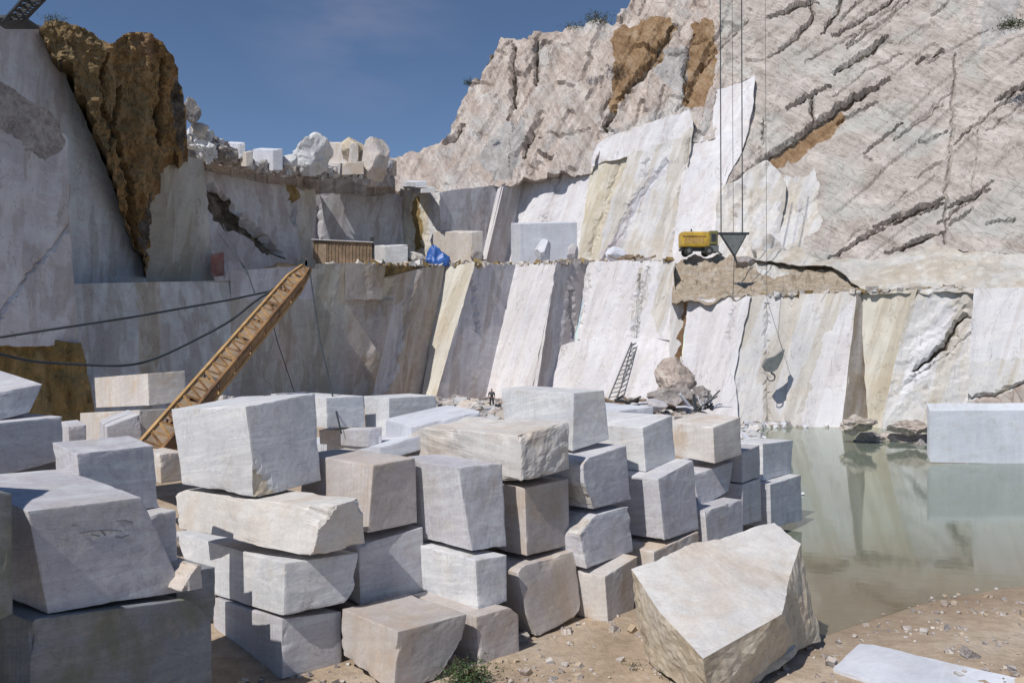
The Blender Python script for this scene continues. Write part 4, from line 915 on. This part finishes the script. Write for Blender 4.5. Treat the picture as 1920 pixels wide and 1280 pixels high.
cube_px('long pale beam-like slab under the tan-faced slab', 572, 304, 682, 328, 77.5, 'cream', 18, chip=0.06, xm=645)
lump('boulder', 640, 258, 690, 312, 82, 'ochre_rock', 'brownish peaked rock next to the white-capped one', seed=9, group=SK)
lump('boulder', 676, 262, 738, 338, 80.5, 'warm', 'grey boulder with a white cap at the right end of the skyline blocks', seed=10, group=SK)
cube_px('thin overhanging white slab on the cliff shoulder', 722, 340, 800, 350, 88, 'slabtop', 12, chip=0.05, xm=780)
cube_px('lower thin slab under the overhanging white one', 730, 352, 815, 362, 87.5, 'white', 12, chip=0.05, xm=790)
lump('rock', 880, 470, 905, 494, 82.4, 'r_rubble', 'small grey stone right of the cream bench block', seed=12)
BG = 'single blocks standing on the bench'
cube_px('white patterned block between the brown shed and the blue tarpaulin', 699, 460, 765, 497, 78.6, 'white', 22, xm=722, group=BG, chip=0.08)
cube_px('cream rough block beside the blue tarpaulin', 812, 434, 905, 498, 82.8, 'cream', 24, xm=884, group=BG, chip=0.12)
lump('rock', 760, 470, 800, 498, 80.5, 'rough', 'low pale rock left of the blue tarpaulin', seed=14)
cube_px('large grey-blue block on the bench in front of the bright wall', 958, 418, 1082, 494, 86.5, 'slabtop', 18, xm=975, group=BG, chip=0.05)
lump('rock', 1002, 450, 1034, 494, 84.2, 'slabtop', 'rounded pale stone leaning on the large grey-blue block', seed=15)
lump('rock', 1060, 458, 1086, 490, 84.0, 'grey', 'dark rounded stone at the right end of the large grey-blue block', seed=16)
lump('rock', 1128, 462, 1180, 490, 84.0, 'slabtop', 'pale low stone behind the scrap on the bench', seed=17)
lump('rock', 1374, 482, 1418, 504, 78.8, 'r_rubble', 'dark broken stone on the dirt under the hanging spreader', seed=18)
lump('rock', 1400, 440, 1470, 492, 82.0, 'w_pale', 'pale bulging rock right of the hanging spreader', seed=19)
# rubble at the foot of the wall
lump('boulder', 1226, 676, 1302, 742, 66.5, 'r_pink', 'sunlit pink boulder on the heap right of the ladder', seed=20, rough=0.3)
lump('boulder', 1216, 722, 1300, 768, 65, 'r_rubble', 'brown-grey boulder under the sunlit pink one', seed=21, rough=0.3)
lump('rock', 1180, 748, 1250, 776, 62, 'w_grey', 'flat grey rock at the left of the heap', seed=22)
lump('rock', 1284, 724, 1330, 770, 62.5, 'r_rubble', 'grey rock right of the pink boulder', seed=23, rough=0.4)
lump('rock', 1146, 744, 1178, 768, 62, 'r_rubble', 'small brown rock at the ladder foot', seed=24)
lump('rock', 850, 752, 905, 782, 56, 'cream', 'yellowish white rock left of the standing person', seed=25, rough=0.4)
lump('rock', 872, 750, 906, 774, 60, 'r_pink', 'small pink rock touching the standing person', seed=26, rough=0.4)
for i, (x0,y0,x1,y1,mt,lb) in enumerate([(1640,806,1745,850,'r_pink','broad pink-brown layered rock at the far water edge'), (1600,812,1655,840,'r_rubble','grey-brown rock left of the layered one at the water edge'), (1668,786,1738,816,'r_pink','brown rock behind the broad layered one'),
        (1576,780,1640,812,'w_brown','brown silted stone at the foot of the shaded notch'), (1700,828,1756,858,'r_rubble','low rock between the layered one and the long pond block')]):
    lump('rock', x0, y0, x1, y1, 55-i*0.6, mt, lb, seed=30+i, rough=0.4, group='rocks at the far edge of the pond')
# rubble scatter: uncountable
def scatter(name, label, n, area, size, mats, seed, zf=None):
    rn = random.Random(seed); V = []; Fc = []; mi = []
    for _ in range(n):
        x, y = area(rn); z = (zf or gz)(x, y); s = size(rn)
        k = len(V); base = [(1,0,0),(0,1,0),(-1,0,0),(0,-1,0),(0,0,1),(0,0,-1)]
        rt = Matrix.Rotation(rn.uniform(0,6.28), 3, (rn.uniform(-.3,.3), rn.uniform(-.3,.3), 1))
        bx = [Vector((a*s*rn.uniform(.6,1.1), b_*s*rn.uniform(.6,1.1), c_*s*rn.uniform(.4,.8))) for a in (-1,1) for b_ in (-1,1) for c_ in (-1,1)]
        bx = [q*rn.uniform(0.75,1.1) for q in bx]
        for q in bx: V.append(rt @ q+Vector((x, y, z+s*0.25)))
        for f in ((0,1,3,2),(4,6,7,5),(0,4,5,1),(2,3,7,6),(0,2,6,4),(1,5,7,3)): Fc.append(tuple(k+i for i in f)); mi.append(rn.randrange(len(mats)))
    o = mesh_obj(name, V, Fc, [M[m_] for m_ in mats], mi); return tag(o, label, kind='stuff')
def a_front(rn):
    while True:
        x = rn.uniform(-5,14); y = rn.uniform(12.5,22)
        if pond_sd(x, y) < -0.1 and (fbm(Vector((x*0.7, y*0.7, 3)), 3) > 0.02 or rn.random() < 0.2): return x, y
scatter('gravel', 'small pale marble chips scattered over the sandy foreground', 1500, a_front, lambda r: r.uniform(0.015,0.05)*(1+2.2*(r.random()**6)), ['warm','r_rubble','rough','r_pink','sand'], 5)
scatter('rubble', 'broken marble rubble banked along the foot of the back wall', 2600, lambda r: (lambda u: (-9+u*27, 66+r.uniform(-11,9)-u*2))(r.random()), lambda r: r.uniform(0.08,0.26)*(1+1.8*(r.random()**5)), ['white','cream','r_rubble','w_pale','r_pink'], 6)
def a_shore(rn):
    i = rn.choice([8,9,9,10,10,11,11,12]); a = POND[i]; b_ = POND[(i+1)%len(POND)]; t_ = rn.random()
    return a[0]+(b_[0]-a[0])*t_+rn.gauss(0,0.7)-(0.3 if i > 10 else 0), a[1]+(b_[1]-a[1])*t_+rn.gauss(0,0.6)
scatter('shore_rubble', 'pale stones along the waterline below the wall', 900, a_shore, lambda r: r.uniform(0.08,0.25)*(1+1.5*(r.random()**4)), ['white','slabtop','cream','r_rubble'], 7, zf=lambda x, y: -0.12)
benchz = lambda x, y: 0
def a_bench(rn):
    i = rn.choice([4,5,6,7,8,9,10,13,14,15,16]); t_ = rn.random(); a = edge[i]; b_ = edge[i+1]
    e = (a[0]+(b_[0]-a[0])*t_, a[1]+(b_[1]-a[1])*t_, a[2]+(b_[2]-a[2])*t_); p = P(*e); a_bench.z = p.z-0.05
    return p.x, p.y+abs(rn.gauss(0.3,0.8))
scatter('bench_rubble', 'small debris lying along the lip of the bench', 900, a_bench, lambda r: r.uniform(0.06,0.2)*(1+2*(r.random()**5)), ['cream','r_rubble','w_pale','r_ochre'], 8, zf=lambda x, y: a_bench.z)
def ridge_a(rn):
    pts = [(350,262,66),(372,240,67),(398,262,69),(430,282,71),(470,302,74),(530,316,78),(565,304,80),(600,316,82),(690,316,87),(742,300,92)]
    i = rn.choice([0,1,2,3,3,4,5,6,7,8]); t_ = rn.random(); a = pts[i]; b_ = pts[i+1]
    p = P(a[0]+(b_[0]-a[0])*t_, a[1]+(b_[1]-a[1])*t_+rn.uniform(0,16), a[2]+(b_[2]-a[2])*t_-1.4); ridge_a.z = p.z; return p.x, p.y
scatter('ridge_rubble', 'white broken stone littering the skyline ridge', 420, ridge_a, lambda r: r.uniform(0.12,0.5), ['white','cream','r_rubble','slabtop'], 9, zf=lambda x, y: ridge_a.z)
# ------------------------------------------------------------ crane boom leaning over the yard
def boom():
    a = P(284, 850, 21.5); b = P(578, 500, 30.0); ax = (b-a).normalized(); a0 = a-ax*2.2
    side = ax.cross(Vector((0,1,0))).normalized()          # across, in the picture plane
    dep = ax.cross(side).normalized()
    if side.x < 0: side = -side
    L = (b-a0).length
    root = empty('crane_boom', a0); tag(root, 'rusty orange lattice crane boom leaning up to the right above the blocks', 'crane boom')
    def q(t, u, v):
        wdt = 0.32*(1-t)+0.25*t
        if t > 0.9: wdt *= 1-(t-0.9)*5.5
        return a0+ax*(t*L)+side*(u*wdt)+dep*(v*wdt)
    for (u, v) in ((-1,-1), (1,-1), (-1,1), (1,1)):
        m_ = MB()
        pts = [q(t, u, v) for t in (0, 0.3, 0.6, 0.9, 1.0)]
        for i in range(4): m_.bar(pts[i], pts[i+1], 0.10, 0.10)
        m_.build('chord', M['boomlt'] if v*u < 0 else M['boom'], root)
    web = MB()                                           # plated web on the lower side
    n = 12
    for i in range(n):
        t0 = i/n+0.004; t1 = (i+1)/n-0.004
        p = [q(t0,1,-1), q(t1,1,-1), q(t1,1,1), q(t0,1,1)]; o_ = side*0.012
        web.add([x-o_ for x in p]+[x+o_ for x in p], [(0,1,2,3),(7,6,5,4),(0,4,5,1),(1,5,6,2),(2,6,7,3),(3,7,4,0)])
    web.build('side_plate', M['boom'], root)
    bk = MB()
    for i in range(n):
        t0 = i/n+0.006; t1 = (i+1)/n-0.006
        p = [q(t0,-0.9,0.95), q(t1,-0.9,0.95), q(t1,0.9,0.95), q(t0,0.9,0.95)]; o_ = dep*0.01
        bk.add([x-o_ for x in p]+[x+o_ for x in p], [(0,1,2,3),(7,6,5,4),(0,4,5,1),(1,5,6,2),(2,6,7,3),(3,7,4,0)])
    bk.build('back_plate', M['wood'], root)
    n = 30
    for i in range(n):
        t = (i+0.5)/n*0.97; t2 = t+0.5/n
        r_ = MB(); r_.bar(q(t,-1,-1), q(t,1,-1), 0.055, 0.055); r_.bar(q(t,-1,1), q(t,1,1), 0.05, 0.05); r_.bar(q(t,-1,-1), q(t,-1,1), 0.05, 0.05)
        r_.bar(q(t,-1,-1), q(min(t+0.9/n,1),1,-1), 0.06, 0.05); r_.bar(q(t,1,1), q(min(t+0.9/n,1),-1,1), 0.06, 0.05)
        r_.build('rung', M['boomlt'] if i % 3 == 0 else M['boom'], root)
    # tip with sheaves
    tip = MB(); tip.box(b+Vector((-0.05,-0.05,0.12)), 0.55, 0.4, 0.35, bev=0.05); tip.build('head', M['boom'], root)
    for k in (-1, 1):
        s_ = MB(); s_.tube([b+Vector((0.15*k,-0.30,0.1)), b+Vector((0.15*k,-0.24,0.1))], 0.2, 14); s_.build('sheave', M['steel'], root)
    return a0, b, ax
A0, TIP, AX = boom()
def cable(label, pts, r, name='rope', cat='rope', mat='rope', sag=0.0, group=None):
    if len(pts) == 2 and sag:
        a, b = Vector(pts[0]), Vector(pts[1]); pts = [a+(b-a)*(i/24)-Vector((0,0,sag*4*(i/24)*(1-i/24))) for i in range(25)]
    m_ = MB(); m_.tube(pts, r, 6); o = m_.build(name, M[mat], smooth=True); return tag(o, label, cat, group)
cable('taut dark guy rope rising from the left border to the orange boom head', [P(-60,641,21), P(250,594,25), P(430,562,28), P(505,546,29), P(575,505,29.7)], 0.042)
def smooth(pts, n=8):
    out = []
    for i in range(len(pts)-1):
        p0 = pts[max(i-1,0)]; p1 = pts[i]; p2 = pts[i+1]; p3 = pts[min(i+2,len(pts)-1)]
        for j in range(n):
            t = j/n; out.append(0.5*((2*p1)+(p2-p0)*t+(2*p0-5*p1+4*p2-p3)*t*t+(-p0+3*p1-3*p2+p3)*t**3))
    return out+[pts[-1]]
cable('slack dark cable drooping in a long curve from the left border to the boom', smooth([P(-60,655,20), P(0,664,21), P(60,677,22), P(130,682,23), P(230,685,24), P(290,672,25), P(360,640,26), P(430,602,27.3), P(478,565,28.4), P(510,545,29)]), 0.042)
cable('thin dark rope falling from the boom head to the blocks below', [TIP+Vector((0.1,-0.3,0)), P(600,640,27.4), P(640,812,24.0)], 0.028)
cable('thin line running from the dark ledge down to the ropes by the boom', [P(410,438,50), P(462,505,38), P(478,552,28.6)], 0.03)
cable('second thin line hanging beside the first, above the ropes by the boom', [P(418,420,52), P(440,470,44), P(464,515,37)], 0.03)
cable('thin slack line hanging behind the boom toward the floor', [P(500,560,58), P(520,640,60), P(552,735,60)], 0.035)

# lattice mast, top left corner
def mast():
    b0 = P(8, 40, 34); root = empty('lattice_mast', b0); tag(root, 'dark steel lattice mast section at the top left corner', 'lattice mast')
    ax = (P(88,-8,32)-P(46,36,34)).normalized(); L = 3.6; ds = [P(46,38,34), P(6,40,34), P(46,38,35), P(6,40,35)]
    for p in ds:
        m_ = MB(); m_.bar(p-ax*0.2, p+ax*L, 0.10, 0.10); m_.build('chord', M['steel'], root)
    for i in range(6):
        t = 0.15+i*0.6
        m_ = MB()
        for a, b in ((0,1),(2,3),(0,2),(1,3)): m_.bar(ds[a]+ax*t, ds[b]+ax*t, 0.06, 0.06)
        m_.bar(ds[0]+ax*t, ds[1]+ax*(t+0.6), 0.05, 0.05); m_.bar(ds[3]+ax*t, ds[2]+ax*(t+0.6), 0.05, 0.05); m_.bar(ds[1]+ax*t, ds[0]+ax*(t+0.6), 0.05, 0.05)
        m_.build('brace', M['steel'], root)
    m_ = MB(); m_.box(P(26,42,34.5), 1.5, 1.2, 0.12); m_.build('base_plate', M['steel'], root)
mast()

# hanging spreader plate and its cables
def spreader():
    d = 71.0; root = empty('spreader', P(1375,487,d)); tag(root, 'dark triangular lifting spreader hanging on two long cables over the dirt', 'crane spreader')
    p = [P(1350,438,d), P(1400,438,d), P(1377,480,d)]
    m_ = MB(); o_ = Vector((0,0.12,0)); m_.add([x-o_ for x in p]+[x+o_ for x in p], [(0,1,2),(5,4,3),(0,3,4,1),(1,4,5,2),(2,5,3,0)]); m_.build('plate', M['mgrey'], root)
    m_ = MB(); m_.bar(p[0]+Vector((-0.2,0,0)), p[1]+Vector((0.2,0,0)), 0.34, 0.18); m_.build('top_beam', M['steel'], root)
    for a, b in ((p[0], p[2]), (p[1], p[2])):
        m_ = MB(); m_.bar(a, b, 0.30, 0.10); m_.build('side_bar', M['steel'], root)
    m_ = MB(); m_.tube([p[2]+Vector((0,0,0.05)), p[2]+Vector((0.2,0,-0.6))], 0.09, 8); m_.build('shackle', M['steel'], root)
    for k, x in enumerate((1352, 1392)):
        m_ = MB(); m_.tube([P(x,437,d), P(x-2+0*k,-140,d)], 0.05, 6); m_.build('cable', M['rope'], root)
    m_ = MB(); m_.tube([P(1375,437,d), P(1372,-140,d)], 0.022, 6); m_.build('middle_cable', M['rope'], root)
    m_ = MB(); m_.tube([p[2], P(1374,560,d), P(1376,575,d)], 0.03, 6); m_.build('tail_rope', M['rope'], root)
spreader()
def hook():
    d = 65.3; root = empty('hook_block', P(1447,712,d)); tag(root, 'grey hook block with an open hook hanging before the pale wall', 'crane hook')
    p = [P(1430,686,d), P(1438,672,d), P(1452,668,d), P(1470,655,d), P(1466,672,d), P(1456,692,d), P(1446,698,d), P(1436,696,d)]
    n = len(p); m_ = MB(); o_ = Vector((0,0.22,0)); m_.add([x-o_ for x in p]+[x+o_ for x in p], [tuple(range(n))[::-1], tuple(range(n,2*n))]+[(i,(i+1)%n,n+(i+1)%n,n+i) for i in range(n)]); m_.build('cheek_plates', M['mgrey'], root)
    c = P(1446,707,d); r = 7/F*d
    m_ = MB(); m_.tube([P(1447,697,d)]+[c+Vector((math.sin(t)*r, 0, math.cos(t)*r)) for t in [0.1+i*0.3 for i in range(17)]], 0.075, 8, 0.035); m_.build('hook', M['steel'], root, smooth=True)
    m_ = MB(); m_.tube([P(1468,657,d), P(1438,560,d+1), P(1434,-140,d+3)], 0.018, 5); m_.build('cable', M['rope'], root)
hook()

# ladder against the wall, with rope ladder above
def ladder():
    a, b = P(1148,748,74.6), P(1192,640,77.3); root = empty('ladder', a); tag(root, 'steel ladder leaning on the bright wall above the rubble', 'ladder')
    ax = b-a; s = Vector((0.40,0.05,0.09))
    for k in (-1, 1):
        m_ = MB(); m_.bar(a+s*k, b+s*k, 0.10, 0.10); m_.build('rail', M['mgrey'], root)
    for i in range(13):
        t = (i+0.5)/13; m_ = MB(); m_.bar(a+ax*t-s, a+ax*t+s, 0.08, 0.08); m_.build('rung', M['mgrey'], root)
    a, b = P(1193,637,77.8), P(1204,505,79.8); root = empty('ladder', a); tag(root, 'upper thin ladder continuing up the bright wall to the bench', 'ladder')
    ax = b-a; s = Vector((0.24,0,0.03))
    for k in (-1, 1):
        m_ = MB(); m_.bar(a+s*k, b+s*k, 0.03, 0.03); m_.build('rail', M['mgrey'], root)
    for i in range(14):
        t = (i+0.5)/14; m_ = MB(); m_.bar(a+ax*t-s, a+ax*t+s, 0.025, 0.025); m_.build('rung', M['mgrey'], root)
ladder()

# brown shed on the bench
def shed():
    d = 76.0; base = P(640,496,d); root = empty('shed', base); tag(root, 'long brown boarded shed on the bench left of the white block', 'shed')
    wd = 108/F*d; ht = 43/F*d; rot = 0.12; mt = Matrix.Rotation(rot, 4, 'Z')
    m_ = MB(); m_.box(base+Vector((0,1.2,ht/2)), wd, 2.4, ht, rot, 0.03); m_.build('wall', M['shedw'], root)
    m_ = MB()
    for i in range(17): m_.box(base+mt @ Vector((-wd/2+0.15+i*(wd-0.3)/16, -0.03, ht/2)) + Vector((0,0,0)), 0.10, 0.07, ht-0.1, rot)
    m_.build('battens', M['shedw'], root)
    m_ = MB(); m_.box(base+Vector((0,1.1,ht+0.05)), wd+0.3, 2.7, 0.09, rot, 0.02, Matrix.Rotation(rot,4,'Z') @ Matrix.Rotation(0.03,4,'Y')); m_.build('roof', M['shedr'], root)
    m_ = MB(); m_.box(base+mt @ Vector((wd/2+0.14, 0.3, ht/2+0.25)), 0.34, 0.5, ht+0.5, rot, 0.03); m_.build('corner_post', M['dark'], root)
    m_ = MB(); m_.box(base+mt @ Vector((-wd*0.32, -0.06, ht*0.45)), 0.75, 0.06, ht*0.85, rot, 0.01); m_.build('door', M['wood'], root)
shed()
# blue tarpaulin heap
def tarp():
    bm = bmesh.new(); bmesh.ops.create_icosphere(bm, subdivisions=4, radius=1)
    for v in bm.verts:
        p = v.co; r = 1+0.28*noise.ridged_multi_fractal(p*1.1+Vector((3,1,2)), 1.0, 2.0, 3, 1.0, 2.0)-0.25
        h = max(0, p.z); v.co = Vector((p.x*1.45*r*(1.15-0.45*h), p.y*0.9*r, max(p.z, -0.02)*1.9*r))
    me = bpy.data.meshes.new('tarpaulin'); bm.to_mesh(me); bm.free(); me.materials.append(M['tarp'])
    o = bpy.data.objects.new('tarpaulin', me); COL.objects.link(o); o.location = P(816,499,82.2); tag(o, 'crumpled blue tarpaulin heap on the bench before the cream block', 'tarpaulin')
tarp()
# yellow machine
def machine():
    d = 80.5; base = P(1316,478,d); root = empty('compressor', base); tag(root, 'yellow engine-driven machine on wheels parked on the bench', 'compressor')
    u = d/F; X = lambda px: (px-1316)*u; Z = lambda py: (478-py)*u; V3 = Vector
    m_ = MB(); m_.box(base+V3((X(1305),0.9,Z(448))), 54*u, 1.7, 29*u, 0, 0.22); m_.build('hood', M['yellow'], root)
    m_ = MB(); m_.box(base+V3((X(1302),0.04,Z(443))), 44*u, 0.05, 2*u); m_.build('trim_strip', M['boom'], root)
    m_ = MB()
    for i in range(6): m_.box(base+V3((X(1286)+i*6.4*u,0.04,Z(451))), 3.6*u, 0.05, 10*u)
    m_.build('louvres', M['boomlt'], root)
    m_ = MB(); m_.box(base+V3((X(1339),0.9,Z(445))), 16*u, 1.6, 26*u, 0, 0.08); m_.build('end_panel', M['olive'], root)
    m_ = MB(); m_.box(base+V3((X(1339),0.09,Z(445))), 9*u, 0.06, 14*u, 0, 0.01); m_.build('grille', M['steel'], root)
    m_ = MB(); m_.box(base+V3((X(1336),0.85,Z(465))), 26*u, 1.3, 13*u, 0, 0.05); m_.build('tank', M['mgrey'], root)
    m_ = MB(); m_.box(base+V3((X(1312),0.9,Z(466))), 68*u, 1.0, 4*u); m_.build('chassis', M['steel'], root)
    m_ = MB(); m_.tube([base+V3((X(1300),0.9,Z(436))), base+V3((X(1300),0.9,Z(427)))], 0.08, 8); m_.build('exhaust', M['steel'], root)
    m_ = MB(); m_.bar(base+V3((X(1348),0.9,0.5)), base+V3((X(1358),0.7,0.1)), 0.12, 0.12); m_.build('drawbar', M['steel'], root)
    for px in (1292, 1330):
        for yy in (0.12, 1.68):
            c = base+V3((X(px), yy, 0.42)); w_ = MB(); w_.tube([c-V3((0,0.13,0)), c+V3((0,0.13,0))], 0.42, 16)
            wo_ = w_.build('wheel', M['rubber'], root); h_ = MB(); h_.tube([c-V3((0,0.15,0)), c+V3((0,0.15,0))], 0.2, 12)
            ho = h_.build('rim', M['mgrey'], root); ho.parent = wo_; ho.location = (0,0,0)
machine()
# scrap heaps
def scrap(name, label, x0, x1, y, d, n, seed, mats, rad=0.05, hgt=1.0, cat='scrap'):
    rn = random.Random(seed); root = empty(name, P((x0+x1)/2, y, d)); tag(root, label, cat)
    for k, mt in enumerate(mats):
        m_ = MB()
        for i in range(n):
            a = P(rn.uniform(x0, x1), y-rn.uniform(0,4), d-rn.uniform(0,.8)); v = Vector((rn.uniform(-1.6,1.6), rn.uniform(-.5,.5), rn.uniform(0.1, hgt)))
            m_.tube([a, a+v*0.5+Vector((0,0,rn.uniform(-.1,.2))), a+v], rad*rn.uniform(.6,1.4), 5)
        m_.build('bars', M[mt], root)
scrap('scrap_heap', 'tangle of dark twisted bars and pipes right of the pink boulder', 1290, 1338, 770, 61, 9, 3, ['steel','white_p'], 0.09, 1.4)
scrap('scrap_heap', 'dark broken poles lying at the ladder foot', 1140, 1185, 758, 62, 6, 5, ['dark','wood'], 0.08, 0.5)
scrap('timber_pile', 'brown poles and timber scraps piled on the bench', 1160, 1235, 489, 82.0, 8, 7, ['wood','wood'], 0.10, 0.6, 'timber pile')
scrap('pipe_row', 'dark pipe lying along the lip of the bench right of the tarpaulin', 850, 900, 496, 82.5, 3, 11, ['dark'], 0.08, 0.15, 'pipe')
# red paint patch on the left wall
pc = [P(396,478,62.1), P(420,474,63.2), P(422,518,63.2), P(398,520,62.1)]
m_ = MB(); off = Vector((0.15,-0.5,0)); m_.add([p+off for p in pc]+[p+off*0.9 for p in pc], [(0,1,2,3),(7,6,5,4),(0,4,5,1),(1,5,6,2),(2,6,7,3),(3,7,4,0)])
tag(m_.build('paint_patch', M['redp']), 'faded red paint patch on the shaded left wall', 'paint patch')
# scrawled marks on the big left block
def scrawl():
    d = 11.2; b_ = R(58); Nt = P(52,958,d); Nb = P(90,1150,d)
    rt = Vector((math.cos(b_), math.sin(b_), 0)); nrm = Vector((math.sin(b_), -math.cos(b_), 0))
    def on(px, py):
        t_ = (py-958)/(1150-958); base = Nt+(Nb-Nt)*t_; k = (px-CX)/F; s_ = (k*base.y-base.x)/(rt.x-k*rt.y); q = base+rt*s_
        return Vector((q.x, q.y, H+(CY-py)/F*q.y))+nrm*0.035
    m_ = MB()
    for pts in ([(146,998),(170,994),(200,993),(226,994)], [(186,992),(196,1003)], [(170,1001),(184,1004)], [(214,1005),(226,1007),(240,1001)], [(216,976),(232,974),(246,979)], [(132,983),(142,984)]):
        m_.tube([on(*p) for p in pts], 0.007, 5)
    c0 = b4.location.copy(); o = m_.build('painted_marks', M['mgrey'], b4); 
scrawl()

# ------------------------------------------------------------ plants
def weeds(name, label, px, py, d, wd, ht, n, seed, mat='leaf', cat='weeds', z0=None):
    rn = random.Random(seed); base = P(px, py, d)
    if z0 is not None: base.z = z0
    root = empty(name, base); tag(root, label, cat); V = []; Fc = []; st = MB()
    for i in range(n):
        a = base+Vector((rn.gauss(0, wd*0.4), rn.gauss(0, wd*0.3), 0)); ang = rn.uniform(0, 6.28); h = ht*rn.uniform(.4,1.1)
        tip = a+Vector((math.cos(ang)*h*0.5, math.sin(ang)*h*0.5, h))
        if i % 6 == 0: st.tube([a, (a+tip)/2+Vector((0,0,h*.1)), tip], 0.006*max(1, ht*2), 4)
        for k in range(5):
            t = rn.uniform(.25,1); c = a.lerp(tip, t)+Vector((rn.gauss(0,.05), rn.gauss(0,.05), rn.gauss(0,.03)))*max(1,ht)
            s_ = ht*rn.uniform(.05,.13); d1 = Vector((rn.uniform(-1,1), rn.uniform(-1,1), rn.uniform(-.3,.6))).normalized(); d2 = d1.cross(Vector((rn.uniform(-1,1), rn.uniform(-1,1), 1))).normalized()
            k0 = len(V); V += [c, c+d1*s_+d2*s_*.4, c+d1*s_*2, c+d1*s_-d2*s_*.4]; Fc.append((k0,k0+1,k0+2,k0+3))
    mesh_obj('leaves', V, Fc, M[mat], parent=root); st.build('stems', M['bark'], root)
weeds('weeds', 'green weeds growing at the foot of the third stack', 880, 1268, 14.4, 0.5, 0.42, 160, 1, z0=0)
weeds('weeds', 'small green tuft on the sand below the stacks', 1190, 1255, 15.0, 0.3, 0.16, 40, 2, z0=0)
weeds('weeds', 'sparse tuft beside the lower tip of the boulder', 1250, 1268, 14.6, 0.25, 0.18, 40, 3, z0=0)
weeds('shrub', 'green shrub on a cliff notch at the upper right border', 1898, 56, 78.0, 1.6, 1.1, 160, 4, cat='shrub')
weeds('shrub', 'low dusty green bush on the clifftop against the sky', 1120, 44, 100, 2.4, 1.2, 160, 5, 'leafd', 'shrub')
weeds('shrub', 'dry bush at the clifftop left of the other bush', 1075, 56, 101, 1.6, 0.9, 100, 6, 'leafd', 'shrub')
weeds('shrub', 'tiny dark bush clinging to the left cliff slope', 878, 162, 101.5, 0.5, 1.0, 60, 7, 'leaf', 'shrub')
weeds('shrub', 'dark green bush crowning the brown earth wedge', 100, 44, 46, 0.6, 0.5, 90, 8, 'leafd', 'shrub')

# ------------------------------------------------------------ person by the back wall
def person():
    d = 66.0; foot = P(922, 766, d); s = (766-728)/F*d/1.75
    root = empty('person', foot); tag(root, 'person in dark shirt and trousers standing with one hand on the hip', 'person')
    def J(x, y, z): return foot+Vector((x, y, z))*s
    def skin(name, V, E, Rr, mat):
        me = bpy.data.meshes.new(name); me.from_pydata([tuple(v-foot) for v in V], E, []); me.materials.append(M[mat])
        o = bpy.data.objects.new(name, me); COL.objects.link(o); o.parent = root
        md = o.modifiers.new('skin', 'SKIN'); md.use_smooth_shade = True
        for i, r in enumerate(Rr): me.skin_vertices[0].data[i].radius = (r*s, r*s)
        me.skin_vertices[0].data[0].use_root = True
        sb = o.modifiers.new('sub', 'SUBSURF'); sb.levels = 1; sb.render_levels = 1
        return o
    # body: one continuous figure (pelvis root)
    V = [J(0,0,0.95), J(0,0,1.15), J(0,0,1.38), J(0,0,1.48), J(0,-0.01,1.56), J(0,-0.02,1.66),
         J(-0.19,0,1.40), J(-0.30,0.03,1.13), J(-0.20,-0.10,0.98), J(0.19,0,1.40), J(0.26,0.02,1.12), J(0.24,-0.06,0.88),
         J(-0.10,0,0.90), J(-0.12,-0.02,0.50), J(-0.13,0.02,0.08), J(-0.14,-0.14,0.04), J(0.10,0,0.90), J(0.13,-0.02,0.50), J(0.15,0.02,0.08), J(0.17,-0.14,0.04)]
    E = [(0,1),(1,2),(2,3),(3,4),(4,5),(2,6),(6,7),(7,8),(2,9),(9,10),(10,11),(0,12),(12,13),(13,14),(14,15),(0,16),(16,17),(17,18),(18,19)]
    Rr = [.13,.12,.14,.06,.055,.09,.07,.045,.03,.07,.045,.03,.09,.065,.045,.04,.09,.065,.045,.04]
    for (hi, sx) in ((8, 1), (11, 0.3)):                       # hands: palm and five fingers
        hp = V[hi]; dirp = Vector((0.35*sx, -0.2, -1)).normalized()*s
        k = len(V); V.append(hp+dirp*0.06); E.append((hi, k)); Rr.append(.028)
        for f_ in range(4):
            u = (f_-1.5)*0.02*s; k2 = len(V); V += [V[k]+Vector((u*0.6, u, 0))+dirp*0.05, V[k]+Vector((u*0.6, u*1.2, 0))+dirp*(0.09-abs(f_-1.5)*0.01)+Vector((0.01*s,0,0))]
            E += [(k, k2), (k2, k2+1)]; Rr += [.010, .008]
        k2 = len(V); V += [hp+dirp*0.03+Vector((0,-0.04*s,0)), hp+dirp*0.07+Vector((0,-0.06*s,0))]; E += [(hi, k2), (k2, k2+1)]; Rr += [.011, .009]
    skin('body', V, E, Rr, 'skin')
    skin('shirt', [J(0,0,0.98), J(0,0,1.15), J(0,0,1.38), J(-0.19,0,1.40), J(-0.28,0.02,1.20), J(0.19,0,1.40), J(0.24,0.02,1.18)], [(0,1),(1,2),(2,3),(3,4),(2,5),(5,6)], [.15,.145,.155,.085,.065,.085,.065], 'shirt')
    skin('trousers', [J(0,0,0.97), J(-0.10,0,0.88), J(-0.12,-0.02,0.50), J(-0.13,0.02,0.10), J(0.10,0,0.88), J(0.13,-0.02,0.50), J(0.15,0.02,0.10)], [(0,1),(1,2),(2,3),(0,4),(4,5),(5,6)], [.15,.105,.08,.065,.105,.08,.065], 'trouser')
    skin('hair', [J(0,0.02,1.66), J(0,0.01,1.73)], [(0,1)], [.09,.085], 'hair')
    nose = MB(); nose.box(J(0,-0.115,1.64), 0.025*s, 0.03*s, 0.04*s, bev=0.004); nose.build('nose', M['skin'], root)
person()

# haze: clear dry air, left out; far walls stay crisp
